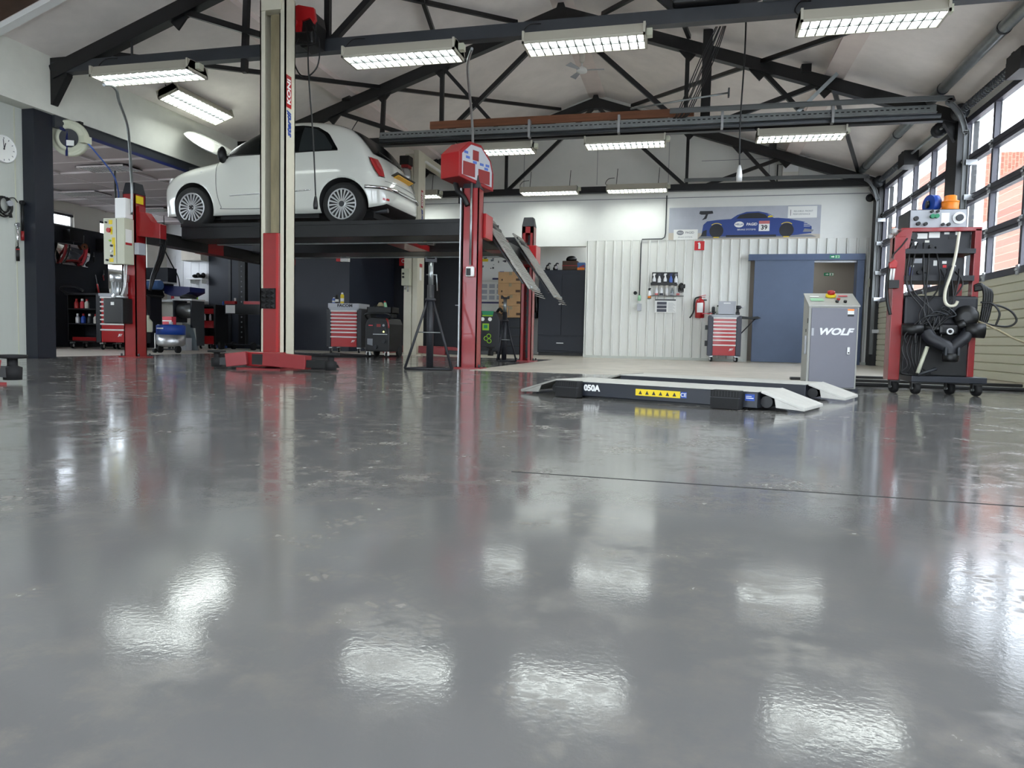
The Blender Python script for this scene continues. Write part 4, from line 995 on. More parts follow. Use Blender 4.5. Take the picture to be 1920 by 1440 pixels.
# ================================================================== RIGHT-HAND SIDE
t = thing('scissor_lift', 'low dark scissor lift with two grey platforms on the floor', 'car lift', (-.81, 4.47, 0), R(-21.9))
for u0, v0, L in ((0, 0, 1.26), (-.06, 1.0, 1.32)):
    p = ob('platform', B(u0, u0+L, v0, v0+.44, .012, .098), 'slate', t, bevel=.004)
    ob('deck', B(u0, u0+L, v0+.004, v0+.436, .098, .102), 'deck_pale', p)
    ob('ramp', MB().prism([(u0+L+.01, .094), (u0+L+.235, .012), (u0+L+.235, .03), (u0+L+.01, .106)], 'y', v0+.02, v0+.42).prism([(u0+L+.08, .07), (u0+L+.235, .012), (u0+L+.09, .02)], 'y', v0+.02, v0+.03), 'deck_pale', p, bevel=.003)
    ob('ramp', MB().prism([(u0-.01, .094), (u0-.28, .01), (u0-.28, .025), (u0-.01, .106)], 'y', v0+.02, v0+.42).prism([(u0-.12, .06), (u0-.28, .01), (u0-.14, .015)], 'y', v0+.02, v0+.03), 'ramp_grey', p, bevel=.003)
    for uu in (u0+L+.03, u0-.03): ob('hinge_roller', MB().cyl((uu, v0+.06, .045), (uu, v0+.38, .045), .032, n=14), 'black', p)
    ob('base_frame', B(u0+.06, u0+L-.06, v0+.03, v0+.41, 0, .013), 'black', p)
fp = [o for o in C.objects if o.name.startswith('platform')][0]
for u, v in ((.045, -.075), (1.03, -.075)):
    k = ob('rubber_block', B(u, u+.155, v, v+.075, .002, .102), 'rubber', t, bevel=.004)
    ob('block_joint', B(u-.001, u+.156, v-.001, v+.02, .062, .065), 'steel_grey', k)
    g_ = MB()
    for q in range(9): g_.box(u+.012+q*.016, u+.016+q*.016, v-.0015, v, .07, .098)
    o = ob('block_rib', g_, 'black', k); o['kind'] = 'stuff'
text('050A', .05, (.262, -.002, .062), *FR, 'white', t, bold=.002)
yl = ob('warning_strip', B(.555, .83, -.003, -.0, .038, .076), 'yellow', t)
for q in range(6):
    ob('pictogram', MB().prism([(.575+q*.042, .046), (.597+q*.042, .046), (.586+q*.042, .068)], 'y', -.0045, -.003), 'print_dark', yl)
ce = ob('blue_mark', B(.833, .868, -.003, 0, .04, .074), 'blue', t); text('CE', .03, (.85, -.0035, .057), *FR, 'white', ce)
ob('blue_plate', B(1.195, 1.245, -.003, 0, .05, .085), 'blue', t); ob('plate_line', B(1.20, 1.24, -.0045, -.003, .062, .066).box(1.20, 1.23, -.0045, -.003, .072, .075), 'white', t)

t = thing('control_console', 'grey lift control console lettered WOLF beside the scissor lift', 'console', (1.105, 6.2, 0))
ob('cabinet', MB().prism([(0, .012), (.3, .012), (.3, .77), (0, .662)], 'x', -.185, .185), 'console_pale', t, bevel=.004)
dr = ob('door', B(-.168, .172, -.014, 0, .02, .652), 'console_grey', t, bevel=.004)
ob('door_handle', B(.105, .128, -.026, -.014, .285, .345), 'silver', dr, bevel=.006); ob('keyhole', MB().cyl((.1165, -.026, .3), (.1165, -.029, .3), .006, n=8), 'black', dr)
text('WOLF', .072, (.01, -.0155, .462), *FR, 'silver', dr, bold=.003, shear=.3, sx=1.22)
ob('side_mark', B(-.162, -.145, -.016, -.014, .43, .49), 'grey_panel', dr)
nt_ = ob('label', B(.098, .145, -.016, -.014, .585, .6445), 'paper', dr); ob('label_bar', B(.098, .145, -.0165, -.016, .63, .6445), 'orange', dr); ob('label_code', B(.098, .145, -.0165, -.016, .585, .602), 'print_dark', dr)
tp = ob('top_panel', MB().prism([(-.012, .662), (-.012, .672), (.305, .787), (.305, .775)], 'x', -.19, .19), 'console_pale', t)
def top(u, v, h): return (u, v, .676+(v+.012)*.363+h)
es = ob('stop_base', MB().lathe([(.04, 0), (.04, .02), (.032, .022)], top(.005, .2, 0), (0, -.34, .94), 20), 'yellow', t); ob('stop_button', MB().lathe([(.026, .02), (.03, .035), (.03, .045), (.02, .05)], top(.005, .2, 0), (0, -.34, .94), 20), 'red_bright', es)
for u, v, m_ in ((.05, .12, 'red_bright'), (.03, .06, 'black'), (.09, .06, 'black')): ob('push_button', MB().cyl(top(u, v, 0), top(u, v-.006, .014), .013, n=14), m_, t)
for u, v, w_, h_, m_ in ((-.12, .20, .07, .03, 'paper'), (-.11, .12, .10, .07, 'green_pale'), (.1, .22, .07, .03, 'pink_red')):
    a, b, c, e = top(u-w_/2, v-h_/2, .001), top(u+w_/2, v-h_/2, .001), top(u+w_/2, v+h_/2, .001), top(u-w_/2, v+h_/2, .001)
    ob('panel_print', MB().add([a, b, c, e], [(0, 1, 2, 3)]), m_, t)
for z0, z1, y in ((.53, .57, .02), (.46, .485, .1), (.03, .065, .04)): ob('side_vent', B(-.187, -.185, y, y+.03, z0, z1), 'black', t)
ob('side_handle', B(-.20, -.185, .05, .075, .28, .43), 'grey_panel', t, bevel=.004)

# tester trolley in front of the near roller door
t = thing('test_trolley', 'red wheeled tester rack loaded with black instruments and pipes', 'trolley', (1.82, 6.2, 0))
def q(x, y, z): return (x-1.82, y-6.2, z)
def qb(x0, x1, y0, y1, z0, z1): return B(x0-1.82, x1-1.82, y0-6.2, y1-6.2, z0, z1)
for x0, x1, y0, y1, z1 in ((1.495, 1.575, 6.10, 6.24, 1.195), (2.045, 2.09, 6.12, 6.2, 1.25), (1.62, 1.65, 6.46, 6.5, 1.2), (2.05, 2.09, 6.46, 6.5, 1.25)):
    ob('upright', qb(x0, x1, y0, y1, .10, z1), 'red_paint', t, bevel=.004)
ob('top_frame', qb(1.54, 2.09, 6.12, 6.15, 1.232, 1.262).box(1.54-1.82, 2.09-1.82, 6.15-6.2, 6.5-6.2, 1.25, 1.262), 'red_paint', t, bevel=.003)
ob('shoulder', MB().prism([(1.495-1.82, 1.19), (1.555-1.82, 1.255), (1.62-1.82, 1.255), (1.60-1.82, 1.11), (1.495-1.82, 1.05)], 'y', -.085, -.03), 'red_paint', t, bevel=.003)
for z0, z1 in ((1.065, 1.10), (.86, .90)): ob('shelf', qb(1.57, 2.05, 6.1, 6.5, z0, z1), 'plastic_dark', t)
lb = ob('lower_housing', qb(1.60, 2.09, 6.14, 6.5, .14, .75), 'black', t, bevel=.006); ob('hood', qb(1.585, 2.09, 6.10, 6.5, .52, .745), 'plastic_dark', lb, bevel=.02)
ob('base_frame', qb(1.63, 2.135, 5.98, 6.45, .095, .14), 'slate', t, bevel=.004)
for x, y, z in ((1.55, 6.14, .10), (1.67, 6.02, .095), (1.94, 6.14, .095), (2.08, 6.02, .095)):
    w_ = ob('castor_wheel', MB().lathe([(.02, -.02), (.042, -.02), (.046, -.012), (.046, .012), (.042, .02), (.02, .02)], q(x, y, .046), (1, .25, 0), 18), 'rubber', t)
    ob('castor_fork', B(x-1.82-.032, x-1.82-.024, y-6.2-.02, y-6.2+.03, .04, z).box(x-1.82+.024, x-1.82+.032, y-6.2-.02, y-6.2+.03, .04, z).box(x-1.82-.035, x-1.82+.035, y-6.2-.03, y-6.2+.04, z-.012, z), 'black', w_)
    ob('castor_bolt', MB().cyl(q(x-.036, y-.005, .046), q(x+.036, y+.005, .046), .01, n=8), 'galv', w_)
# instruments (things standing on the shelves)
def inst(name, label, x0, x1, y0, y1, z0, z1, mat, fm, details):
    d_ = thing(name, label, 'instrument', ((x0+x1)/2, (y0+y1)/2, z0)); cx_, cy_ = (x0+x1)/2, (y0+y1)/2
    ob('case', B(x0-cx_, x1-cx_, y0-cy_, y1-cy_, 0, z1-z0), mat, d_, bevel=.005)
    ob('face', B(x0-cx_+.008, x1-cx_-.008, y0-cy_-.004, y0-cy_, .006, z1-z0-.006), fm, d_)
    for n_, m_, a, b, c, e in details:
        if n_ in ('knob', 'plug', 'gauge'): ob(n_, MB().cyl((a-cx_, y0-cy_-.004, b-z0), (a-cx_, y0-cy_-.004-e, b-z0), c, n=14), m_, d_)
        else: ob(n_, B(a-cx_, b-cx_, y0-cy_-.007, y0-cy_-.004, c-z0, e-z0), m_, d_)
    return d_
inst('gas_analyser', 'pale grey analyser with knobs on top of the tester rack', 1.60, 2.0, 6.16, 6.46, 1.262, 1.405, 'plastic_dark', 'grey_panel',
     [('knob', 'black', 1.645, 1.335, .017, .02), ('plug', 'black', 1.66, 1.295, .014, .03), ('plug', 'black', 1.71, 1.292, .013, .03), ('knob', 'green_sign', 1.755, 1.35, .016, .03), ('knob', 'green_sign', 1.785, 1.35, .016, .03),
      ('plug', 'black', 1.75, 1.385, .01, .03), ('plug', 'black', 1.79, 1.385, .01, .03), ('panel', 'white', 1.82, 1.875, 1.29, 1.375), ('gauge', 'silver', 1.94, 1.335, .045, .012), ('knob', 'steel_grey', 1.94, 1.335, .025, .03), ('plug', 'black', 1.83, 1.287, .012, .02), ('plug', 'black', 1.87, 1.287, .013, .02)])
inst('amplifier', 'black rack instrument with white labels on the upper shelf', 1.595, 2.035, 6.17, 6.46, 1.10, 1.24, 'black', 'plastic_dark',
     [('label', 'paper', 1.665, 1.735, 1.185, 1.225), ('label', 'paper', 1.745, 1.82, 1.19, 1.232), ('label', 'paper', 1.85, 1.885, 1.215, 1.23), ('label', 'offwhite', 1.72, 1.75, 1.155, 1.172), ('plug', 'black', 1.63, 1.20, .028, .04), ('plug', 'black', 1.625, 1.14, .018, .03),
      ('plug', 'silver', 1.65, 1.145, .014, .03), ('socket', 'black', 1.88, 1.93, 1.18, 1.20), ('plug', 'black', 1.76, 1.125, .014, .03), ('label', 'paper', 1.925, 1.94, 1.21, 1.235)])
inst('recorder', 'black recorder with a red button on the lower shelf', 1.62, 2.0, 6.18, 6.46, .90, 1.045, 'black', 'plastic_dark',
     [('label', 'grey_panel', 1.645, 1.71, 1.0, 1.035), ('label', 'paper', 1.79, 1.815, .98, 1.02), ('label', 'paper', 1.85, 1.88, .995, 1.015), ('button', 'sign_red', 1.855, 1.88, .965, .985), ('label', 'paper', 1.635, 1.655, .97, .985), ('bracket', 'blue_dark', 1.622, 1.65, .905, .97),
      ('label', 'paper', 1.925, 1.945, .97, .985), ('knob', 'black', 1.74, .955, .03, .03), ('plug', 'black', 1.69, .93, .016, .03)])
bc = thing('beacon', 'orange beacon lamp on top of the analyser', 'beacon', (1.92, 6.3, 1.405))
ob('lens', MB().lathe([(.055, .0), (.06, .01), (.06, .075), (.045, .085), (.043, .12), (.035, .125)], n=20), 'orange', bc); ob('ring', MB().lathe([(.062, .07), (.062, .08), (.05, .085)], n=20), 'orange', bc)
hd = thing('headset_reel', 'blue hose nozzle disc standing behind the orange beacon', 'reel', (1.82, 6.38, 1.405))
ob('disc', MB().cyl((-.03, 0, .075), (.025, .02, .075), .075, n=22), 'blue', hd); ob('hub', MB().cyl((-.045, 0, .075), (-.03, 0, .075), .03, n=14), 'black', hd)
# exhaust Y-pipe, hoses and cables on the front
yp = ob('exhaust_pipe', MB().tube([q(1.72, 6.02, .47), q(1.75, 5.99, .42), q(1.81, 5.97, .385), q(1.86, 5.96, .35), q(1.87, 5.95, .27)], .045, 14, 5).tube([q(2.0, 6.02, .49), q(1.97, 5.99, .43), q(1.92, 5.97, .39), q(1.88, 5.96, .34), q(1.872, 5.95, .27)], .043, 14, 5), 'plastic_dark', t)
ob('pipe_collar', MB().lathe([(.05, 0), (.055, .02), (.055, .05), (.048, .06)], q(1.873, 5.95, .255), (0, 0, 1), 18), 'black', yp); ob('pipe_mouth', MB().cyl(q(1.873, 5.95, .25), q(1.873, 5.95, .257), .04, n=18), 'black', yp)
for x0, x1 in ((1.822, 1.835), (1.905, 1.918)): ob('pipe_clip', qb(x0, x1, 5.9, 5.925, .30, .36), 'steel_grey', yp)
ob('crosspipe', MB().cyl(q(1.56, 6.04, .485), q(1.70, 6.02, .49), .045, n=18).cyl(q(1.70, 6.03, .50), q(2.02, 6.03, .50), .03, n=14), 'black', t)
ob('silencer', MB().cyl(q(1.98, 6.02, .49), q(2.105, 6.0, .485), .055, n=20), 'black', t)
ob('turbo', MB().lathe([(.02, -.03), (.07, -.03), (.085, 0), (.07, .03), (.03, .04)], q(1.99, 6.04, .59), (-.3, -1, .1), 20).cyl(q(1.94, 6.02, .55), q(1.96, 6.0, .50), .035, n=12), 'black', t)
ob('clamp_ring', MB().lathe([(.014, -.006), (.024, -.006), (.024, .006), (.014, .006)], q(1.855, 5.93, .475), (0, -1, 0), 16, close=True), 'silver', t)
ob('cover_plate', qb(1.80, 1.93, 5.985, 6.03, .45, .53), 'black', t, bevel=.02)
ob('lever', MB().cyl(q(1.73, 6.0, .36), q(1.665, 5.97, .16), .014, n=10), 'panel_beige', t); ob('lever', MB().cyl(q(1.67, 5.97, .15), q(1.79, 5.96, .20), .012, n=10), 'steel_grey', t)
hk = [(1.93, 6.1, 1.22), (1.90, 6.05, 1.05), (1.865, 6.02, .9), (1.83, 6.0, .78), (1.825, 5.98, .70), (1.85, 5.97, .665), (1.89, 5.97, .67), (1.905, 5.97, .70)]
ob('pale_hose', MB().tube([q(*p) for p in hk], .011, 10, 5), 'beige_paint', t)
ob('hand_lance', MB().cyl(q(1.88, 6.05, .96), q(1.815, 6.02, .74), .028, .012, n=12), 'steel_grey', t)
rnd = random.Random(3)
for k in range(9):
    x0, x1 = 1.62+.042*k, rnd.uniform(1.58, 1.88)
    ob('cable', MB().tube([q(x0, 6.14, rnd.choice((1.12, .95, 1.15))), q(x0+rnd.uniform(-.05, .05), 6.06, .82), q((x0+x1)/2+rnd.uniform(-.08, .08), 6.02, .62), q(x1, 6.0, .47), q(x1+rnd.uniform(-.05, .05), 6.0, .38)], .006, 6, 6), 'black', t)
for k in range(6):
    x0 = 1.62+.03*k
    ob('cable', MB().tube([q(x0, 6.02, .50), q(x0+.05, 6.0, .56+.02*k), q(x0+.14, 6.0, .60), q(1.84, 6.02, .63-.01*k)], .005, 6, 6), 'steel_grey' if k % 2 else 'black', t)
for k in range(5):
    ob('cable', MB().tube([q(1.61+.02*k, 6.03, .46), q(1.56+.03*k, 6.0, .34), q(1.60+.02*k, 5.99, .22), q(1.56+.05*k, 6.0, .16), q(1.66, 6.0, .145)], .006, 6, 6), 'black', t)
for k in range(4):
    ob('hose', MB().tube([q(2.06, 6.12, .82-.01*k), q(2.10+.014*k, 6.1, .83-.01*k), q(2.125+.016*k, 6.1, .74), q(2.115+.012*k, 6.12, .55), q(2.09, 6.14, .48)], .012, 8, 6), 'black', t)
ob('loop_cable', MB().tube([q(2.1, 6.1, .70), q(2.17, 6.08, .69), q(2.22, 6.07, .62), q(2.20, 6.07, .53)], .007, 6, 6).tube([q(2.12, 6.1, .66), q(2.2, 6.1, .68), q(2.3, 6.1, .64), q(2.345, 6.1, .57), q(2.30, 6.1, .525), q(2.2, 6.1, .53), q(2.08, 6.08, .56)], .007, 6, 6), 'black', t)
ob('trailing_hose', MB().tube([q(2.08, 6.08, .56), q(2.2, 6.05, .50), q(2.33, 6.0, .42), q(2.5, 5.95, .36), q(2.8, 5.85, .2), q(2.9, 5.8, .02)], .008, 6, 6), 'beige_dirty', t)
gun = ob('spray_gun', MB().prism([(-.36, .95), (-.31, .95), (-.305, 1.0), (-.33, 1.02), (-.365, .99)], 'y', -.14, -.1), 'red_bright', t, bevel=.008)
ob('gun_tube', MB().cyl(q(1.475, 6.08, .95), q(1.47, 6.08, .86), .008, n=8).cyl(q(1.495, 6.08, .95), q(1.49, 6.08, .86), .008, n=8), 'white', gun); ob('gun_block', qb(1.455, 1.525, 6.04, 6.12, .80, .86), 'black', gun)
ob('gun_hose', MB().tube([q(1.47, 6.1, 1.0), q(1.455, 6.1, .85), q(1.465, 6.1, .7), q(1.49, 6.1, .6)], .012, 8, 6), 'black', t)
ob('air_line', MB().tube([q(1.58, 6.1, 1.18), q(1.54, 6.1, 1.12), q(1.49, 6.1, 1.06), q(1.48, 6.1, 1.03)], .006, 6, 5), 'black', t)
ob('jar', MB().lathe([(.02, 0), (.025, .01), (.025, .035), (.012, .045)], q(1.53, 6.25, 1.235), (0, 0, 1), 12).lathe([(.015, 0), (.018, .01), (.018, .03)], q(1.50, 6.25, 1.20), (0, 0, 1), 12), 'silver', t)
# black floor rails behind the console
for i, (y, x0, x1, lb) in enumerate(((8.6, 1.55, 3.05, 'farthest'), (7.75, 1.0, 3.05, 'middle'), (7.0, 1.1, 3.05, 'nearest'))):
    tag(ob('floor_rail', B(-(x1-x0)/2, (x1-x0)/2, -.05, .05, 0, .028), 'black', None, ((x0+x1)/2, y, .002), bevel=.006), 'black cable ramp strip on the concrete behind the console, %s of three' % lb, 'floor strip')

# ================================================================== BACK WALL
BW = YW-.022
def castor(root, x, y, r=.05):
    w_ = ob('castor_wheel', MB().lathe([(r*.4, -.016), (r*.9, -.016), (r, -.008), (r, .008), (r*.9, .016), (r*.4, .016)], (x, y, r), (1, .35, 0), 16), 'rubber', root)
    ob('castor_hub', MB().cyl((x-.02, y-.007, r), (x+.02, y+.007, r), r*.55, n=12), 'silver', w_); ob('castor_plate', B(x-.03, x+.03, y-.03, y+.03, r*1.7, r*2+.012), 'alu', w_)
def tool_cabinet(label, x, y, w_=.58, k=1.0, bright=True):
    t = thing('tool_cabinet', label, 'tool cabinet', (x, y, .0)); h = w_/2
    ob('body', B(-h+.05, h-.05, 0, .42, .115, .80), 'red_paint', t)
    for s_ in (-1, 1): ob('side_column', B(s_*(h-.045)-.045, s_*(h-.045)+.045, -.02, .43, .105, .835), 'charcoal' if bright else 'plastic_dark', t, bevel=.012)
    ob('top', B(-h+.05, h-.05, -.02, .42, .80, .852), 'grey_panel', t, bevel=.006)
    zs = [.785-.0665*i for i in range(7)]
    for i, z in enumerate(zs):
        d_ = ob('drawer', B(-h+.1, h-.1, -.012, 0, z-.055, z+.006), 'red_bright', t); ob('drawer_handle', MB().prism([(-.03, z-.004), (-.012, z-.012), (-.012, z+.016), (-.03, z+.010)], 'x', -h+.09, h-.09), 'white', d_)
    d_ = ob('drawer', B(-h+.1, h-.1, -.012, 0, .309, .332), 'red_bright', t)
    d_ = ob('drawer', B(-h+.1, h-.1, -.012, 0, .12, .305), 'red_bright', t); ob('drawer_handle', MB().prism([(-.03, .295), (-.012, .287), (-.012, .315), (-.03, .309)], 'x', -h+.09, h-.09), 'white', d_)
    text('JET', .045, (h-.17, -.013, .225), *FR, 'white', t, shear=.3, bold=.002)
    for x_ in (-h+.07, h-.07):
        for y_ in (.04, .36): castor(t, x_, y_)
    return t
tc_ = tool_cabinet('red drawer cabinet against the white ribbed wall', .605, 13.58)
ob('side_hook_rail', B(-.335, -.29, .05, .3, .28, .38).box(-.335, -.29, .05, .3, .58, .66), 'black', tc_)
ob('fold_out_tray', MB().prism([(.29, .79), (.58, .785), (.62, .80), (.56, .83), (.42, .815), (.29, .83)], 'y', .02, .36), 'black', tc_); ob('tray_stay', MB().cyl((.29, .1, .52), (.52, .1, .785), .01, n=8), 'black', tc_)
cr = thing('storage_crate', 'small grey plastic crate on the red cabinet', 'crate', (.635, 13.76, .853))
ob('shell', B(-.14, .14, -.1, .1, 0, .012).box(-.14, .14, -.1, -.088, 0, .24).box(-.14, .14, .088, .1, 0, .24).box(-.14, -.128, -.1, .1, 0, .24).box(.128, .14, -.1, .1, 0, .24), 'blue_paper', cr)
for o in cr.children: o.data.materials.clear(); o.data.materials.append(MATS['grey_panel'])
ob('rim', B(-.15, .15, -.11, -.1, .215, .245).box(-.15, -.13, -.108, -.1, 0, .245).box(.13, .15, -.108, -.1, 0, .245), 'grey_panel', cr); ob('grip', B(-.06, .06, -.112, -.109, .2, .218), 'white', cr)
cn = thing('spray_can', 'grey spray can standing beside the plastic crate', 'can', (.40, 13.76, .853)); ob('can', MB().lathe([(.03, 0), (.03, .13), (.018, .15)], n=14), 'steel_grey', cn); ob('cap', MB().lathe([(.018, .15), (.018, .17), (.012, .175)], n=12), 'silver', cn)
cn = thing('spray_can', 'green-grey spray can left of the plastic crate', 'can', (.48, 13.74, .853)); ob('can', MB().lathe([(.03, 0), (.03, .13), (.018, .15)], n=14), 'grey_wall', cn); ob('cap', MB().lathe([(.018, .15), (.018, .17), (.012, .175)], n=12), 'black', cn)
im = thing('impact_wrench', 'black impact wrench standing on the right of the red cabinet', 'power tool', (.83, 13.76, .853))
ob('battery', B(-.035, .035, -.04, .04, 0, .05), 'black', im, bevel=.006); ob('grip', B(-.02, .025, -.02, .02, .05, .12), 'black', im, bevel=.008); ob('motor_head', MB().cyl((-.03, 0, .14), (.05, 0, .14), .032, n=14), 'plastic_dark', im); ob('chuck', MB().cyl((.05, 0, .14), (.09, 0, .145), .014, n=10), 'chrome', im)
for x, lb in ((.30, 'red and black pliers lying at the left of the red cabinet'), (.385, 'red-handled cutter lying behind the fire extinguisher')):
    pz = thing('pliers', lb, 'hand tool', (x, 13.7, .856)); ob('jaw', MB().bar((.0, 0, .02), (.06, .02, .045), .02, .02), 'black', pz); ob('handle', MB().bar((-.09, -.01, .012), (0, 0, .02), .014, .016).bar((-.09, .03, .012), (0, .0, .02), .014, .016), 'red_bright', pz)
# fire extinguisher
t = thing('fire_extinguisher', 'red fire extinguisher hung on the ribbed wall', 'fire extinguisher', (.165, BW-.09, .80))
ob('cylinder', MB().lathe([(.07, 0), (.085, .01), (.085, .29), (.07, .335), (.03, .36), (.025, .38)], n=24), 'red_bright', t)
ob('label', MB().add([(.0865*math.cos(a), .0865*math.sin(a), z) for z in (.1, .28) for a in [R(-130+10*k) for k in range(9)]], [(i, i+1, 10+i, 9+i) for i in range(8)], True), 'white', t)
ob('valve', B(-.03, .03, -.02, .02, .375, .40), 'black', t); ob('lever', MB().bar((-.03, 0, .40), (.1, 0, .43), .02, .01).bar((-.02, 0, .385), (.09, 0, .39), .02, .01), 'sign_red', t)
ob('hose', MB().tube([(-.03, 0, .39), (-.09, -.01, .36), (-.105, -.01, .25), (-.105, -.01, .15), (-.14, -.02, .06), (-.18, -.03, .0)], .014, 8, 6), 'black', t); ob('bracket', B(-.04, .12, .04, .092, .33, .35), 'black', t)
t = thing('extinguisher_sign', 'red fire-extinguisher sign above the cabinet', 'sign', (.115, BW-.004, 2.155))
ob('plate', B(-.09, .09, -.003, .004, -.085, .085), 'sign_red', t); ob('symbol', MB().prism([(-.02, -.06), (.02, -.06), (.02, .03), (.008, .045), (.008, .06), (-.012, .06), (-.035, .045), (-.02, .03)], 'y', -.006, -.003), 'white', t)
# spray bottle rack
t = thing('bottle_rack', 'black wall rack holding white spray bottles', 'rack', (-.47, BW, 1.40))
ob('back', B(-.27, .21, -.012, .0, .02, .26), 'black', t); ob('shelf', B(-.29, .2, -.10, .0, .01, .022), 'black', t); ob('rail', B(-.29, .2, -.1, -.09, .022, .06), 'black', t)
def spray(label, x, y, z, bodym, capm, liq=None):
    b = thing('spray_bottle', label, 'bottle', (x, y, z), 0, 'spray bottles on the wall rack')
    ob('flask', MB().lathe([(.03, 0), (.032, .01), (.032, .09), (.015, .135), (.013, .15)], n=14), bodym, b)
    if liq: ob('contents', MB().lathe([(.0325, .006), (.0325, .045)], n=14), liq, b)
    ob('trigger_head', MB().prism([(-.014, .15), (.014, .15), (.014, .175), (.03, .185), (.026, .198), (-.02, .198), (-.03, .165)], 'y', -.011, .011), capm, b)
y_ = BW-.05
for i, (x, bm2, cm2) in enumerate(((-.695, 'bottle_white', 'white'), (-.60, 'bottle_white', 'charcoal'), (-.49, 'bottle_white', 'silver'), (-.385, 'blue_hose', 'blue_dark'), (-.29, 'bottle_white', 'print_grey'))):
    spray('white spray bottle in the upper row, number %s from the left' % ('one', 'two', 'three', 'four', 'five')[i] if i != 3 else 'blue spray bottle in the upper row of the wall rack', x, y_, 1.435, bm2, cm2, 'print_dark' if i in (0, 2) else None)
lo = thing('bottle_rail', 'thin wall rail carrying the lower spray bottles', 'rail', (-.5, BW, 1.215)); ob('rail', B(-.29, .36, -.08, 0, -.008, 0), 'steel_grey', lo)
for i, (x, lq, lb) in enumerate(((-.645, 'bottle_pink', 'spray bottle with pink fluid in the lower row'), (-.555, 'charcoal', 'spray bottle with dark fluid in the lower row'), (-.455, 'silver', 'clear spray bottle right of the dark one'), (-.355, 'print_sky', 'pale empty spray bottle in the lower row'), (-.775, 'orange', 'spray bottle with orange base left of the rack'), (-.245, 'bottle_pink', 'spray bottle under the black glove'))):
    spray(lb, x, y_, 1.216 if i != 4 else 1.16, 'bottle_white' if i != 3 else 'clear_plastic', 'offwhite' if i != 4 else 'black', lq)
ob('peg', B(-.31, -.25, -.1, 0, -.062, -.055), 'steel_grey', lo)
gl = thing('glove', 'black work glove hanging at the right of the bottle rack', 'glove', (-.19, BW-.12, 1.32)); ob('palm', MB().ball((0, 0, .06), (.055, .03, .075)), 'black', gl)
for i, (dx, L) in enumerate(((-.045, .05), (-.018, .065), (.012, .06), (.038, .05))): ob('finger', MB().ball((dx, -.005, .0), (.013, .014, L)), 'black', gl)
ob('thumb', MB().ball((.06, 0, .07), (.016, .015, .045)), 'black', gl)
t = thing('notice', 'white notice with dark blocks under the spray bottles', 'notice', (-.47, BW-.004, 1.02))
ob('sheet', B(-.2, .2, -.002, .003, -.125, .13), 'paper', t); ob('header', B(-.2, .19, -.004, -.002, .105, .13), 'print_dark', t)
for k in range(3): ob('block', B(-.16, .02, -.004, -.002, -.11+k*.068, -.055+k*.068), 'print_blue' if False else 'charcoal', t)
mb = MB()
for k in range(9): mb.box(.05, .18-.02*(k % 3), -.003, -.002, -.10+k*.02, -.096+k*.02)
o = ob('text_line', mb, 'print_grey', t); o['kind'] = 'stuff'
t = thing('door_stop', 'small black rubber stop on the ribbed wall', 'wall stop', (-1.045, BW, 1.265)); ob('base', MB().cyl((0, 0, 0), (0, -.03, 0), .035, n=14), 'black', t); ob('tip', MB().cyl((0, -.03, 0), (0, -.05, 0), .025, n=14), 'rubber', t)
t = thing('light_switch', 'cream light switch at the right corner of the wall', 'switch', (3.10, BW-.002, 1.47)); ob('plate', B(-.045, .045, -.02, 0, -.075, .075), 'panel_beige', t, bevel=.004); ob('rocker', B(-.03, .03, -.025, -.02, -.06, 0).box(-.03, .03, -.025, -.02, .005, .06), 'offwhite', t)
for x, y, z, w_, lb in ((2.46, YW-.162, 1.92, .17, 'small green exit sign on the sliding door track'), (2.6, 15.298, 1.73, .18, 'dark green exit sign inside the corridor')):
    t = thing('exit_sign', lb, 'sign', (x, y, z)); ob('plate', B(-w_/2, w_/2, -.004, 0, -.03, .03), 'green_sign', t)
    ob('field', B(.01, w_/2-.006, -.006, -.004, -.024, .024), 'green_pale' if y < 15 else 'paper', t); ob('arrow', MB().prism([(-.06, -.008), (-.03, -.008), (-.03, -.02), (-.005, 0), (-.03, .02), (-.03, .008), (-.06, .008)], 'y', -.006, -.004), 'white', t)
    ob('figure', MB().prism([(.03, -.02), (.045, 0), (.03, .012), (.05, .02), (.06, .008), (.055, -.02)], 'y', -.008, -.006), 'green_sign', t)
t = thing('ceiling_light', 'small unseen light added to brighten the corridor behind the sliding door', 'light', (2.0, 14.75, 2.1)); ob('housing', B(-.3, .3, -.08, .08, .01, .05), 'white', t); ob('diffuser', B(-.28, .28, -.06, .06, 0, .01), 'lamp', t)  # unseen lamp, added because the corridor was too dark
# car banner
t = thing('banner', 'long banner of a blue racing car high on the back wall', 'banner', (-.46, YW-.004, 2.27))
BWd, BHt = 2.68, .60
bn_ = ob('sheet', B(0, BWd, -.004, 0, 0, BHt), 'print_sky', t)
def bp(u, v): return (u*BWd, v*BHt)            # u,v in 0..1 over the printed sheet
def pr_(name, pts, mat, d): return ob(name, MB().prism([bp(*p) for p in pts], 'y', -.004-d, -.0035), mat, t)
pr_('print_ground', [(.0, .0), (1, .0), (1, .13), (.0, .22)], 'print_sand', .0004); pr_('print_shadow', [(.2, .03), (.98, .05), (.94, .12), (.22, .12)], 'print_grey', .0008)
pr_('print_car_body', [(.225, .12), (.235, .45), (.26, .56), (.33, .60), (.42, .62), (.46, .74), (.52, .83), (.60, .84), (.66, .78), (.72, .64), (.80, .60), (.90, .50), (.945, .36), (.945, .16), (.80, .09), (.30, .09)], 'print_blue', .0012)
pr_('print_car_glass', [(.455, .63), (.48, .74), (.53, .79), (.60, .80), (.645, .74), (.665, .63)], 'print_dark', .0016); pr_('print_windscreen', [(.655, .77), (.70, .68), (.745, .635), (.70, .635)], 'print_sky', .0018)
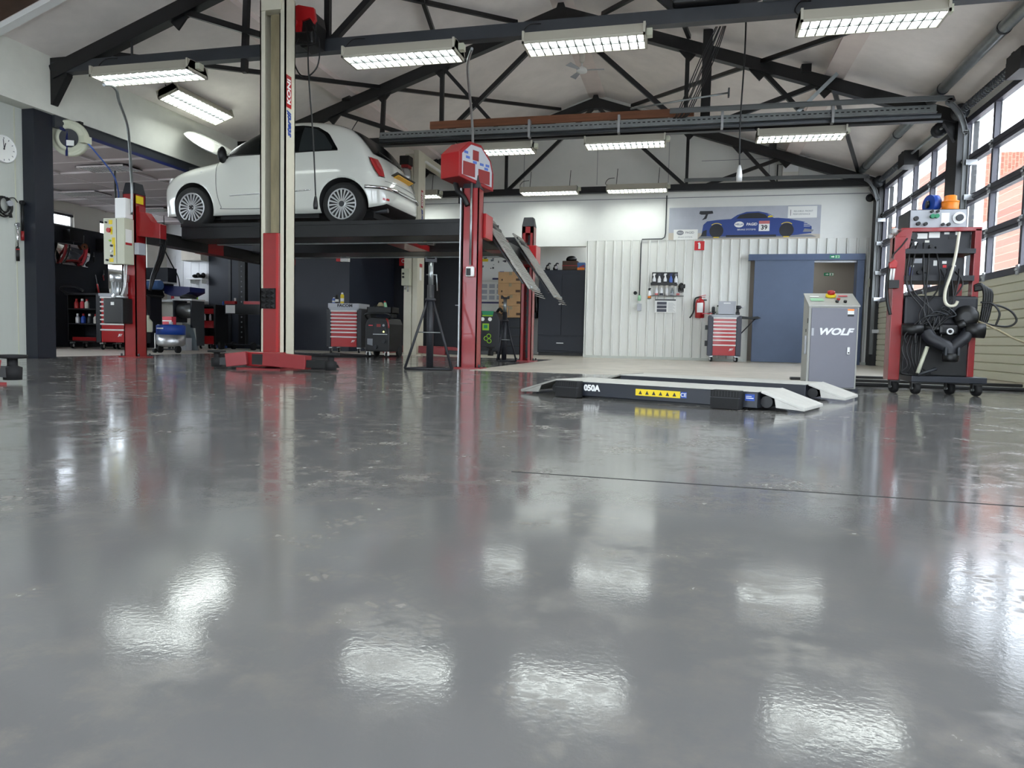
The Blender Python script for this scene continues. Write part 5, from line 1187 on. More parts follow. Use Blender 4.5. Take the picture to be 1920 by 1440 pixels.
for cx_, r_ in ((.325, .21), (.785, .21)):
    c = [bp(cx_, .26)]; pts = [(c[0][0]+r_*BHt*1.0*math.cos(a), c[0][1]+r_*BHt*math.sin(a)) for a in [2*math.pi*k/24 for k in range(24)]]
    ob('print_wheel', MB().prism(pts, 'y', -.0062, -.0035), 'print_dark', t)
    arc = [(c[0][0]+rr*BHt*math.cos(R(a)), c[0][1]+rr*BHt*math.sin(R(a))) for rr, ang in ((.225, range(50, 131, 10)), (.245, range(130, 49, -10))) for a in ang]
    ob('print_tyre_mark', MB().prism(arc, 'y', -.0068, -.0035), 'yellow', t)
    ob('print_tyre_mark', B(c[0][0]-.05, c[0][0]+.05, -.0068, -.0035, c[0][1]-.125, c[0][1]-.11), 'yellow', t)
pr_('print_wing', [(.205, .80), (.21, .88), (.295, .88), (.30, .80), (.265, .78), (.255, .64), (.225, .60), (.24, .68), (.25, .77), (.22, .77)], 'print_dark', .0016)
pr_('print_splitter', [(.22, .10), (.235, .26), (.26, .30), (.26, .10)], 'print_dark', .0016); pr_('print_nose', [(.89, .2), (.95, .2), (.96, .26), (.9, .3)], 'print_grey', .0016); pr_('print_skirt', [(.39, .07), (.72, .07), (.72, .13), (.39, .13)], 'print_dark', .0014)
for k in range(3): pr_('print_lamp', [(.895, .36+.05*k), (.935, .36+.05*k), (.935, .38+.05*k), (.895, .385+.05*k)], 'print_sky', .0018)
ob('print_logo', MB().prism([(bp(.475, .45)[0]+.085*math.cos(2*math.pi*k/20), bp(.475, .45)[1]+.055*math.sin(2*math.pi*k/20)) for k in range(20)], 'y', -.006, -.0035), 'white', t)
text('HELLA', .045, (bp(.475, .45)[0], -.0065, bp(.475, .45)[1]), *FR, 'print_blue', t, depth=.0004, bold=.001)
text('PAGID', .066, (bp(.558, .45)[0], -.0062, bp(.558, .45)[1]), *FR, 'white', t, depth=.0004, bold=.002, shear=.15)
text('BRAKE SYSTEMS', .04, (bp(.525, .29)[0], -.0062, bp(.525, .29)[1]), *FR, 'white', t, depth=.0004, sx=1.15)
pr_('print_number_field', [(.605, .24), (.675, .24), (.675, .55), (.605, .55)], 'white', .0020); pr_('print_number_bar', [(.605, .46), (.675, .46), (.675, .55), (.605, .55)], 'bottle_pink', .0024)
text('39', .115, (bp(.64, .35)[0], -.0066, bp(.64, .345)[1]), *FR, 'print_dark', t, depth=.0004, bold=.003)
pr_('print_mirror', [(.66, .65), (.695, .66), (.69, .71), (.665, .70)], 'yellow', .002)
pr_('print_text_field', [(.79, .62), (.975, .62), (.975, .97), (.79, .97)], 'paper', .001); text('RELIABLE. FRONT', .042, (bp(.888, .82)[0], -.0054, bp(.888, .82)[1]), *FR, 'print_grey', t, depth=.0004); text('PERFORMANCE', .042, (bp(.877, .74)[0], -.0054, bp(.877, .73)[1]), *FR, 'print_grey', t, depth=.0004)
pr_('print_text_bar', [(.806, .69), (.809, .69), (.809, .87), (.806, .87)], 'print_dark', .0016)
pr_('print_logo_field', [(.035, .0), (.20, .0), (.20, .32), (.035, .32)], 'paper', .001)
ob('print_logo', MB().prism([(bp(.08, .22)[0]+.065*math.cos(2*math.pi*k/20), bp(.08, .22)[1]+.045*math.sin(2*math.pi*k/20)) for k in range(20)], 'y', -.0056, -.0035), 'print_grey', t)
text('HELLA', .034, (bp(.08, .22)[0], -.006, bp(.08, .22)[1]), *FR, 'white', t, depth=.0004); text('PAGID', .055, (bp(.145, .22)[0], -.0054, bp(.145, .22)[1]), *FR, 'print_grey', t, depth=.0004, bold=.001)
text('BRAKE SYSTEMS', .032, (bp(.115, .08)[0], -.0054, bp(.115, .08)[1]), *FR, 'print_grey', t, depth=.0004, sx=1.15)
for u in (.01, .1, .2, .5, .75, .99): ob('eyelet', MB().cyl((u*BWd, -.006, .585), (u*BWd, -.0035, .585), .008, n=8), 'alu', t)

# ================================================================== RECESS
t = thing('wardrobe', 'tall dark navy wardrobe in the recess', 'wardrobe', (-2.68, 15.3, .002))
ob('carcass', B(-.51, .50, 0, .55, .06, 1.82), 'navy', t, bevel=.006); ob('plinth', B(-.49, .48, .02, .5, 0, .06), 'black', t)
for s_ in (0, 1):
    d_ = ob('door', B(-.50+s_*.5, -.004+s_*.495, -.022, 0, .43, 1.74), 'navy', t, bevel=.004); ob('door_handle', B(-.06+s_*.07, -.015+s_*.07, -.045, -.03, 1.08, 1.10), 'silver', d_)
d_ = ob('drawer', B(-.50, .49, -.022, 0, .1, .40), 'navy', t, bevel=.004); ob('drawer_handle', B(-.09, .06, -.045, -.03, .255, .275), 'silver', d_)
bg_ = thing('tool_bag', 'dark red tool case with a black handle on the wardrobe', 'case', (-2.52, 15.45, 1.823)); ob('case', B(-.18, .15, -.1, .1, 0, .2), 'wood_dark', bg_, bevel=.01); ob('seam', B(-.182, .152, -.102, -.1, .09, .105), 'red_paint', bg_); ob('bag_top', MB().ball((.0, 0, .24), (.12, .09, .075)), 'black', bg_)
bx_ = thing('product_box', 'blue and orange box at the right of the wardrobe top', 'box', (-2.285, 15.42, 1.823)); ob('box', B(-.09, .07, -.07, .07, 0, .16), 'blue_paper', bx_); ob('print', B(-.09, .07, -.073, -.07, 0, .055), 'orange', bx_); ob('flash', MB().prism([(-.05, .05), (.06, .08), (.06, .11), (-.05, .07)], 'y', -.074, -.0715), 'red_bright', bx_)
for i, (x, lb) in enumerate(((-3.03, 'black and chrome machine part at the left of the wardrobe top'), (-2.86, 'shiny pump part in the middle of the wardrobe top'))):
    m_ = thing('machine_part', lb, 'machine part', (x, 15.42, 1.823)); ob('housing', MB().lathe([(.05, 0), (.055, .05), (.035, .08), (.03, .12)], n=14), 'black', m_); ob('flange', MB().cyl((.03, -.05, .06), (.03, -.07, .06), .035, n=14), 'chrome', m_); ob('spout', MB().tube([(0, 0, .1), (.03, -.02, .15), (.07, -.03, .14)], .015, 8, 4), 'steel_grey', m_)
ct_ = thing('coat', 'black coat hanging at the left side of the wardrobe', 'coat', (-3.36, 15.5, .80)); rows = []
for i in range(9):
    z = .75-.75*i/8; w_ = .05+.09*min(1, i/2.5); rows.append([(math.cos(a)*w_*(1+.12*math.sin(5*a+i)), math.sin(a)*.07*(1+.1*math.cos(4*a)), z) for a in [2*math.pi*k/16 for k in range(17)]])
ob('body', MB().grid(rows), 'black', ct_); ob('sleeve', MB().tube([(.05, -.06, .62), (.1, -.08, .4), (.115, -.08, .12)], .045, 10, 4), 'black', ct_)
for k in range(4):
    b_ = thing('cardboard_box', 'brown cardboard box, %s in the stack on dark bins' % ('lowest', 'second from the bottom', 'third from the bottom', 'topmost')[k], 'box', (-3.73+(.0, .0, -.02, -.02)[k], 15.2, .79+.243*k), R((0, 1, -1, 0)[k]), 'cardboard boxes in the recess')
    ob('carton', B(-.27, .27, -.18, .18, 0, .24), 'cardboard', b_, bevel=.004); ob('tape', B(-.03, .03, -.183, -.18, .17, .24), 'beige_dirty', b_); ob('stamp', B(.12, .22, -.182, -.18, .05, .1), 'wood_dark', b_); ob('stamp', B(-.2, -.17, -.182, -.18, .05, .09), 'wood_dark', b_)
for k in range(4):
    b_ = thing('storage_bin', 'black plastic bin, %s of four under the cardboard' % ('lowest', 'second', 'third', 'topmost')[k], 'bin', (-3.74, 15.2, .004+.196*k), 0, 'black bins in the recess'); ob('tub', MB().prism([(-.29, .0), (.29, .0), (.31, .17), (-.31, .17)], 'y', -.2, .2), 'navy_dark', b_); ob('lid', B(-.32, .32, -.21, .21, .17, .195), 'black', b_, bevel=.004)
t = thing('service_machine', 'black air-conditioning service machine with green panel in the recess', 'machine', (-4.1, 14.5, .002))
ob('body', MB().prism([(-.27, .06), (.27, .06), (.27, .7), (.2, .86), (.1, .9), (-.17, .9), (-.25, .78)], 'y', 0, .4), 'plastic_dark', t, bevel=.02)
ob('green_panel', MB().prism([(-.1, .82), (.12, .82), (.14, .9), (-.12, .9)], 'y', -.008, 0), 'green_sign', t); ob('green_edge', MB().prism([(-.1, .79), (.11, .79), (.12, .815), (-.11, .815)], 'y', -.01, 0), 'green', t)
for x in (-.1, .06): ob('gauge', MB().cyl((x, 0, .73), (x, -.015, .73), .04, n=16), 'white', t)
ob('screen', B(-.1, .04, -.006, 0, .5, .64), 'green', t); ob('screen_glass', B(-.07, .01, -.009, -.006, .54, .61), 'green_sign', t)
for x, z in ((-.02, .33), (.05, .28), (.04, .38)): ob('ring_emblem', MB().lathe([(.035, -.003), (.05, -.003), (.05, .003), (.035, .003)], (x, -.003, z), (0, -1, 0), 20, close=True), 'green', t)
ob('tray_line', B(-.2, .2, -.004, 0, .15, .17), 'black', t); ob('handle', MB().tube([(.12, .3, .88), (.2, .25, .96), (.26, .2, .9)], .03, 8, 5), 'black', t); ob('wheel', MB().cyl((-.24, .3, .06), (-.20, .3, .06), .06, n=16).cyl((.2, .3, .06), (.24, .3, .06), .06, n=16), 'rubber', t)
for i, (x0, x1, z0, z1, lb) in enumerate(((-4.86, -3.62, 1.66, 2.24, 'white wall chart of parts above the calendar'), (-4.9, -3.75, 1.12, 1.62, 'printed wall calendar beside the cardboard boxes'))):
    t = thing('wall_chart', lb, 'chart', (0, 15.966, 0)); ob('sheet', B(x0, x1, -.006, 0, z0, z1), 'paper', t); ob('blue_bar', B(x0+(.45 if i == 0 else .05), x1-.3, -.008, -.006, z0+.01, z0+.05), 'blue_dark', t)
    rr = random.Random(i+5)
    for k in range(26):
        if i == 0: a, b = x0+.1+rr.random()*(x1-x0-.25), z0+.12+rr.random()*(z1-z0-.2); ob('picture', B(a, a+rr.uniform(.02, .06), -.0075, -.006, b, b+rr.uniform(.015, .05)), rr.choice(('print_dark', 'print_grey', 'print_grey', 'charcoal')), t)
        elif k < 18:
            a, b = x0+.06+(k % 6)*.18, z0+.1+(k//6)*.13; ob('month', B(a, a+.13, -.0075, -.006, b, b+.09), 'print_sky', t)
    if i == 0: ob('logo', B(x0+.62, x0+.72, -.008, -.006, z0+.12, z0+.2), 'blue_hose', t); ob('sun', B(x0+.2, x0+.34, -.008, -.006, z1-.16, z1-.1), 'yellow', t)
t = thing('fire_sign', 'red square sign on the dark recess wall', 'sign', (-6.58, 15.948, 2.1)); ob('plate', B(-.1, .1, -.004, 0, -.11, .11), 'sign_red', t); ob('symbol', MB().lathe([(.03, -.002), (.045, -.002), (.045, .002), (.03, .002)], (0, -.005, 0), (0, -1, 0), 16, close=True), 'white', t)
t = thing('alarm_box', 'red and white box on the end of the navy partition', 'sign', (-6.98, 13.648, 1.92)); ob('red_side', B(-.1, -.01, -.05, .05, -.08, .09), 'sign_red', t); ob('white_face', B(-.01, .16, -.045, .05, -.085, .09), 'white', t); ob('print', B(.03, .12, -.048, -.045, -.02, .05), 'print_grey', t)
t = thing('wall_strip', 'white vertical strip standing behind the jack stand', 'strip', (-4.93, 15.9, .002)); ob('strip', B(-.03, .03, -.03, 0, 0, 1.15), 'white', t)
# jack stands
def stand(label, x, y, h, w_, rot):
    t = thing('jack_stand', label, 'jack stand', (x, y, 0), R(rot))
    ob('tube', MB().cyl((0, 0, .02), (0, 0, h*.75), .038, n=16), 'plastic_dark', t); ob('ram', MB().cyl((0, 0, h*.75), (0, 0, h*.95), .028, n=14), 'galv', t)
    ob('saddle', MB().prism([(-.06, h*.95), (.06, h*.95), (.06, h), (.035, h*.975), (-.035, h*.975), (-.06, h)], 'y', -.03, .03), 'plastic_dark', t)
    ob('collar', MB().lathe([(.04, -.02), (.06, -.01), (.06, .01), (.04, .02)], (0, 0, h*.62), n=14), 'plastic_dark', t); ob('pin', MB().tube([(-.05, 0, h*.84), (.06, 0, h*.84), (.07, 0, h*.7)], .007, 6), 'galv', t)
    ft = []
    for a in (90+0, 210, 330):
        c, s_ = math.cos(R(a)), math.sin(R(a)); f_ = (w_*c, w_*s_, .012); ft.append(f_)
        ob('leg', MB().tube([(.03*c, .03*s_, h*.62), f_], .014, 8), 'plastic_dark', t)
    for i in range(3): ob('ring_bar', MB().tube([ft[i], ft[(i+1) % 3]], .012, 8), 'plastic_dark', t)
    ob('cross_tie', MB().cyl((.5*ft[0][0], .5*ft[0][1], h*.33), (.5*ft[1][0], .5*ft[1][1], h*.33), .006, n=6).cyl((.5*ft[2][0], .5*ft[2][1], h*.33), (.5*ft[1][0], .5*ft[1][1], h*.33), .006, n=6), 'galv', t)
stand('tall black tripod stand in front of the near red post', -2.74, 7.42, 1.22, .29, 15)
stand('black tripod stand beside the far red post', -2.80, 10.9, 1.02, .19, 40)
# centre: drawer cabinet, cans, welder, cables
tc2 = tool_cabinet('red drawer cabinet with a grey lid before the navy wall', -6.36, 12.55, .72, bright=False)
ob('lid_band', B(-.32, .32, -.035, .43, .845, .935), 'grey_panel', tc2, bevel=.006)
text('FACOM', .07, (.03, -.037, .89), *FR, 'print_dark', tc2, bold=.003, sx=1.3)
for x, lb, bm2, cm2, h in ((-6.47, 'yellow and white spray can on the grey cabinet lid', 'yellow', 'white', .2), (-6.58, 'black spray can beside the yellow one', 'black', 'black', .16), (-6.64, 'blue and white bottle at the left of the cabinet lid', 'blue_hose', 'white', .11)):
    t = thing('spray_can', lb, 'can', (x, 12.68, .936)); ob('can', MB().lathe([(.032, 0), (.034, .01), (.034, h*.8), (.02, h*.9)], n=16), bm2, t); ob('cap', MB().lathe([(.02, h*.88), (.022, h*.9), (.022, h), (.01, h+.01)], n=14), cm2, t); ob('label', MB().lathe([(.0345, h*.2), (.0345, h*.5)], n=16), 'paper', t)
t = thing('welder', 'black wheeled welding machine with a control panel', 'welding machine', (-4.76, 10.5, 0))
ob('case', MB().prism([(-.2, .09), (.21, .09), (.21, .52), (.17, .61), (-.1, .63), (-.17, .58), (-.2, .5)], 'y', 0, .55), 'black', t, bevel=.015)
pn = ob('panel', MB().prism([(-.06, .36), (.18, .36), (.15, .54), (-.03, .54)], 'y', -.012, 0), 'plastic_dark', t); ob('panel_edge', B(-.06, .18, -.016, -.008, .355, .365), 'alu', pn)
ob('display', B(.0, .07, -.015, -.012, .475, .52), 'brown_glass', pn); ob('dial', MB().cyl((.12, -.012, .50), (.12, -.025, .50), .018, n=12), 'grey_panel', pn); ob('lamp', MB().cyl((.12, -.012, .40), (.12, -.018, .40), .012, n=10), 'led', pn)
ob('badge', B(-.14, -.07, -.004, 0, .49, .505), 'pink_red', t); ob('rating_plate', MB().prism([(-.16, .2), (-.07, .18), (-.07, .29), (-.16, .29)], 'y', -.006, 0), 'print_grey', t); ob('socket', MB().cyl((.12, 0, .25), (.12, -.02, .25), .03, n=14).cyl((-.02, 0, .16), (-.02, -.02, .16), .03, n=14), 'plastic_dark', t)
ob('handle', MB().tube([(-.18, .05, .6), (-.18, .0, .68), (.18, .0, .68), (.19, .05, .6)], .016, 8, 4), 'black', t); ob('torch_hose', MB().tube([(.16, 0, .6), (.2, -.03, .55), (.21, -.02, .46)], .015, 8, 5), 'red_paint', t)
for x in (-.19, .2): ob('rear_wheel', MB().cyl((x-.02, .42, .09), (x+.02, .42, .09), .09, n=20), 'rubber', t)
for x in (-.15, .16):
    w_ = ob('castor_wheel', MB().cyl((x-.018, .03, .038), (x+.018, .03, .038), .038, n=14), 'rubber', t); ob('castor_fork', B(x-.03, x-.02, 0, .05, .03, .09).box(x+.02, x+.03, 0, .05, .03, .09), 'white', w_)
t = thing('parts_tray', 'black tray of bottles and rags on the welding machine', 'tray', (-4.78, 10.75, .69)); ob('tray', B(-.2, .22, -.15, .15, 0, .012).box(-.2, .22, -.15, -.138, 0, .1).box(-.2, .22, .138, .15, 0, .1).box(-.2, -.188, -.15, .15, 0, .1).box(.208, .22, -.15, .15, 0, .1), 'black', t)
ob('support', B(-.18, -.16, -.1, .1, -.06, 0).box(.18, .2, -.1, .1, -.06, 0), 'black', t)
m_ = thing('face_mask', 'brass-topped respirator lying on the black tray', 'mask', (-4.79, 10.70, .703)); ob('shell', MB().ball((0, 0, .06), (.055, .05, .06)), 'black', m_); ob('crown', MB().lathe([(.05, .1), (.055, .12), (.03, .16), (.01, .165)], n=16), 'beige_dirty', m_); ob('filter', MB().cyl((.06, -.03, .07), (.08, -.05, .07), .02, n=12), 'blue_paper', m_)
m_ = thing('spray_can', 'pale green striped bottle leaning on the black tray', 'can', (-4.66, 10.66, .703)); ob('bottle', MB().cyl((0, 0, 0), (-.04, 0, .16), .025, .02, n=14), 'green_pale', m_); ob('cap', MB().cyl((-.04, 0, .16), (-.046, 0, .185), .014, n=10), 'red_bright', m_)
m_ = thing('rag', 'dark crumpled rag at the left of the black tray', 'rag', (-4.91, 10.82, .70)); ob('cloth', MB().ball((0, 0, .06), (.075, .06, .07)).ball((.05, .01, .04), (.06, .05, .05)), 'black', m_)
tag(ob('floor_cable', MB().tube([(-6.2, 10.4, .014), (-5.8, 10.1, .014), (-5.3, 10.2, .014), (-5.0, 10.3, .014), (-4.93, 10.52, .02), (-4.9, 10.6, .05)], .016, 8, 8).tube([(-6.3, 11.9, .012), (-5.9, 11.5, .012), (-5.3, 11.1, .012), (-4.7, 11.2, .012), (-4.6, 10.95, .012)], .011, 6, 8), 'rubber'), 'black welding cable lying on the floor before the welder', 'cable')
# ================================================================== LEFT WALL AND ANNEX
t = thing('air_hose_reel', 'round off-white hose reel with blue hose under the white beam', 'hose reel', (-6.93, 6.92, 2.50))
ax_ = V((.45, -1, -.12)).normalized()
ob('drum', MB().lathe([(.10, -.05), (.19, -.05), (.2, -.02), (.2, .03), (.185, .045), (.17, .03), (.15, .03), (.14, .045), (.105, .045), (.10, .02)], (0, 0, 0), ax_, 36), 'panel_beige', t)
ob('centre_disc', MB().cyl(ax_*.0, ax_*.03, .105, n=28), 'plastic_dark', t); ob('strap', MB().bar(ax_*.04+V((-.03, 0, -.2)), ax_*.04+V((-.02, 0, .2)), .025, .01, (0, 1, 0)), 'blue_dark', t)
ob('label', MB().bar(ax_*.05+V((-.025, 0, -.055)), ax_*.05+V((.05, .03, -.055)), .008, .06), 'paper', t); ob('bracket', B(-.24, -.17, -.06, .1, -.07, .1), 'panel_beige', t); ob('outlet', B(.16, .22, -.03, .08, -.06, .02), 'panel_beige', t)
ob('wall_arm', B(-.1, .1, .04, .09, .12, .2), 'steel_black', t)
ob('hose', MB().tube([(.2, .02, -.04), (.22, .12, -.12), (.12, .5, -.3), (-.08, .8, -.44), (-.22, .95, -.5), (-.26, 1.0, -.54)], .009, 8, 8), 'blue_hose', t); ob('hose_end', MB().cyl((-.25, .99, -.53), (-.3, 1.06, -.6), .016, n=10), 'black', t)
t = thing('wall_clock', 'round white wall clock on the grey wall', 'clock', (-7.136, 6.262, 2.222))
ob('rim', MB().lathe([(.13, 0), (.142, 0), (.142, .03), (.13, .034)], (0, 0, 0), (1, 0, 0), 40, close=True), 'white', t); ob('dial', MB().cyl((0, 0, 0), (.018, 0, 0), .131, n=40), 'paper', t)
for k in range(12):
    a = k*math.pi/6; ob('hour_mark', MB().bar((.019, .105*math.sin(a), .105*math.cos(a)), (.019, .122*math.sin(a), .122*math.cos(a)), .008, .002, (1, 0, 0)), 'print_grey', t)
ob('hour_hand', MB().bar((.021, 0, 0), (.021, .02, .065), .008, .002, (1, 0, 0)), 'print_dark', t); ob('minute_hand', MB().bar((.022, 0, 0), (.022, -.01, .1), .006, .002, (1, 0, 0)), 'print_dark', t); ob('pivot', MB().cyl((.018, 0, 0), (.025, 0, 0), .008, n=10), 'print_dark', t)
t = thing('torque_wrench', 'chrome torque wrench with black grip hung on the wall', 'wrench', (-7.118, 6.40, 1.06)); ob('grip', MB().cyl((0, 0, 0), (0, 0, .15), .017, n=12), 'black', t); ob('collar', MB().cyl((0, 0, .12), (0, 0, .13), .0185, n=12), 'red_bright', t); ob('shaft', MB().cyl((0, 0, .15), (0, 0, .37), .011, n=12), 'chrome', t); ob('head', MB().cyl((-.015, 0, .39), (.016, 0, .39), .024, n=14), 'chrome', t); ob('nail', MB().cyl((-.018, 0, .395), (.0, 0, .395), .005, n=6), 'alu', t)
t = thing('torque_wrench', 'black torque wrench with red grip end hung on the wall', 'wrench', (-7.118, 6.462, 1.29)); ob('grip', MB().cyl((0, 0, 0), (0, 0, .1), .017, n=12), 'red_paint', t); ob('shaft', MB().cyl((0, 0, .1), (0, 0, .39), .013, n=12), 'black', t); ob('head', MB().cyl((-.015, 0, .41), (.016, 0, .41), .024, n=14), 'steel_black', t); ob('nail', MB().cyl((-.018, 0, .415), (.0, 0, .415), .005, n=6), 'alu', t)
t = thing('cable_coil', 'coil of black cable hung on the grey wall', 'cable', (-7.11, 6.25, 1.64))
for k in range(4): ob('loop', MB().tube([(.0+.006*k, (.06+.01*k)*math.sin(a)-.03*(k % 2), (.08+.008*k)*math.cos(a)-.01*k) for a in [2*math.pi*j/20 for j in range(21)]], .008, 6), 'black', t)
ob('tail', MB().tube([(0, .02, .06), (.0, .1, .09), (-.005, .14, .07), (-.01, .16, .05)], .005, 6, 5), 'black', t); ob('dial', MB().cyl((.0, .045, .02), (.03, .045, .02), .03, n=16), 'grey_panel', t); ob('hook', MB().cyl((-.028, 0, .08), (.02, 0, .08), .006, n=6), 'alu', t); ob('plug', MB().cyl((.01, .05, -.08), (.01, .06, -.13), .016, n=10), 'black', t)
# recessed annex lights (switched off)
for x0, x1, y, lb in ((-8.53, -7.72, 8.78, 'unlit recessed light in the annex ceiling, nearest the hose reel'), (-10.45, -9.65, 10.3, 'unlit recessed light in the annex ceiling, left of the lift post'), (-10.3, -9.6, 11.85, 'unlit recessed light in the annex ceiling, near the car bumper')):
    t = thing('ceiling_light', lb, 'light', ((x0+x1)/2, y, 2.618), 0, 'unlit recessed annex lights'); h = (x1-x0)/2
    ob('tray', B(-h, h, -.17, .17, .008, .02), 'print_grey', t); ob('frame', B(-h, h, -.18, -.165, 0, .02).box(-h, h, .165, .18, 0, .02).box(-h, -h+.015, -.18, .18, 0, .02).box(h-.015, h, -.18, .18, 0, .02), 'tbar', t)
    sm = mesh(B(-.006, .006, -.165, .165, .0, .012), 'louvre_slat'); sm.materials.append(MATS['white'])
    for k in range(1, 12): ob('louvre_slat', sm, '', t, (-h+k*2*h/12, 0, 0))
# dark tool board along the annex wall
t = thing('tool_board', 'dark navy tool board along the annex wall', 'tool board', (XA+.003, 0, 0)); ob('board', B(0, .04, 8.4, 12.0, .01, 2.2), 'navy_dark', t); ob('top_edge', B(0, .05, 8.4, 12.0, 2.2, 2.215), 'black', t)
ob('shelf_box', B(.04, .2, 10.95, 11.25, 1.95, 2.15), 'black', t); ob('shelf_box', B(.04, .22, 11.7, 11.95, 1.85, 2.08), 'black', t)
rr = random.Random(11)
for k in range(10):
    y, z = 9.9+rr.random()*2.0, rr.choice((1.62, 1.75, 1.3, 1.15)); tl_ = thing('hand_tool', 'steel hand tool on the dark board, %s from the post' % ('first', 'second', 'third', 'fourth', 'fifth', 'sixth', 'seventh', 'eighth', 'ninth', 'tenth')[k], 'hand tool', (XA+.045, 9.75+k*.235, z), 0, 'hand tools on the dark board')
    ob('handle', MB().cyl((.02, 0, 0), (.02, rr.uniform(-.02, .02), .1), .012, n=8), rr.choice(('red_paint', 'black', 'black', 'steel_grey')), tl_); ob('blade', MB().bar((.02, 0, .1), (.02, 0, .2), .012, .006), 'galv', tl_); ob('peg', MB().cyl((-.002, 0, .12), (.03, 0, .12), .005, n=6), 'alu', tl_)
t = thing('metal_panel', 'polished curved metal panel with red reflections built as strips, on the dark board', 'panel', (XA+.05, 11.13, 1.70)); rows = []
for i in range(9):
    v = -1+2*i/8; rows.append([(.03+.05*(1-(u*u))+.02*math.sin(3*v+u), .37*u+.02*v, .19*v) for u in [-1+2*j/12 for j in range(13)]])
ob('sheet', MB().grid(rows), 'mirror_art', t); ob('back', B(0, .03, -.36, .36, -.18, .18), 'black', t)
for u0, w_, m_ in ((-.26, .05, 'red_paint'), (-.19, .03, 'black'), (.2, .05, 'pink_red')): ob('trim', MB().tube([(.085, u0+.06, .17), (.1, u0+.02, .03), (.1, u0-.04, -.09), (.085, u0-.08, -.17)], w_*.5, 8, 5), m_, t)  # red and dark reflections of the polished sheet, built as coloured tubes
ob('lower_reflection', MB().tube([(.09, -.2, -.12), (.1, 0, -.1), (.09, .15, -.13)], .02, 8, 4), 'red_paint', t)
t = thing('tape_roll', 'brown tape roll hanging in front of the polished panel', 'tape', (XA+.17, 11.3, 1.88)); ob('roll', MB().lathe([(.025, -.02), (.055, -.02), (.055, .02), (.025, .02)], (0, 0, 0), (1, -.3, 0), 20, close=True), 'wood', t); ob('hook', MB().tube([(-.02, 0, .06), (-.01, 0, .2), (-.11, 0, .22)], .008, 6), 'galv', t)
# workshop trolleys
t = thing('tool_trolley', 'black open tool trolley beside the dark board', 'trolley', (-10.27, 10.5, .002))
ob('top', B(-.4, .36, -.02, .4, .93, .97), 'black', t, bevel=.006); ob('back', B(-.36, .36, .36, .4, .1, .93), 'navy_dark', t)
for s_ in (-.36, .34): ob('side', B(s_, s_+.02, 0, .4, .1, .93), 'black', t)
for z in (.12, .42, .68): ob('shelf', B(-.36, .36, 0, .4, z, z+.02), 'black', t)
ob('red_tray', B(-.25, .25, -.01, .36, .14, .2), 'red_paint', t); ob('handle', MB().tube([(-.36, .05, .95), (-.52, .05, 1.02), (-.52, .05, 1.07), (-.3, .1, 1.08), (-.1, .1, 1.0)], .02, 8, 5), 'black', t)
for x in (-.32, .32): castor(t, x, .06); castor(t, x, .34)
for k, (x, z, m_, lb) in enumerate(((-.22, .70, 'red_bright', 'red bottle on the upper shelf of the black trolley'), (-.1, .70, 'pink_red', 'pink bottle on the upper shelf of the black trolley'), (.0, .70, 'offwhite', 'pale bottle on the upper shelf of the black trolley'), (-.2, .44, 'silver', 'silver can on the middle shelf of the black trolley'), (-.08, .44, 'blue', 'blue can on the middle shelf of the black trolley'), (.05, .44, 'steel_grey', 'grey can on the middle shelf of the black trolley'), (.18, .44, 'offwhite', 'white-capped can on the middle shelf of the black trolley'))):
    b = thing('bottle', lb, 'bottle', (-10.27+x, 10.56, z+.003), 0, 'bottles on the black trolley'); ob('flask', MB().lathe([(.035, 0), (.037, .01), (.037, .1), (.018, .13)], n=14), m_, b); ob('cap', MB().lathe([(.018, .13), (.02, .135), (.02, .165), (.012, .17)], n=12), 'white' if k % 2 else 'red_bright', b)
tc3 = tool_cabinet('red drawer cabinet behind the near left lift post', -9.47, 10.28, .60, bright=False); tc3.scale = (1.12, 1.12, 1.12)
t = thing('cup', 'pale cup on the drawer cabinet behind the lift post', 'cup', (-9.70, 10.5, .957)); ob('cup', MB().lathe([(.03, 0), (.04, .09), (.036, .09), (.027, .008)], n=18), 'offwhite', t); ob('contents', MB().cyl((0, 0, .06), (0, 0, .065), .033, n=16), 'cardboard', t)
t = thing('parts_box', 'blue open parts box on the drawer cabinet', 'box', (-9.52, 10.52, .957)); ob('tub', MB().prism([(-.09, 0), (.09, 0), (.11, .13), (-.11, .13)], 'y', -.07, .07), 'blue', t); ob('rim', B(-.115, .115, -.075, .075, .125, .14), 'blue_dark', t)
t = thing('brush', 'red-handled brush standing on the black trolley', 'brush', (-10.05, 10.6, .974)); ob('handle', MB().cyl((0, 0, 0), (-.04, 0, .16), .014, n=10), 'red_bright', t); ob('rod', MB().cyl((-.04, 0, .16), (-.07, 0, .32), .006, n=8), 'galv', t)
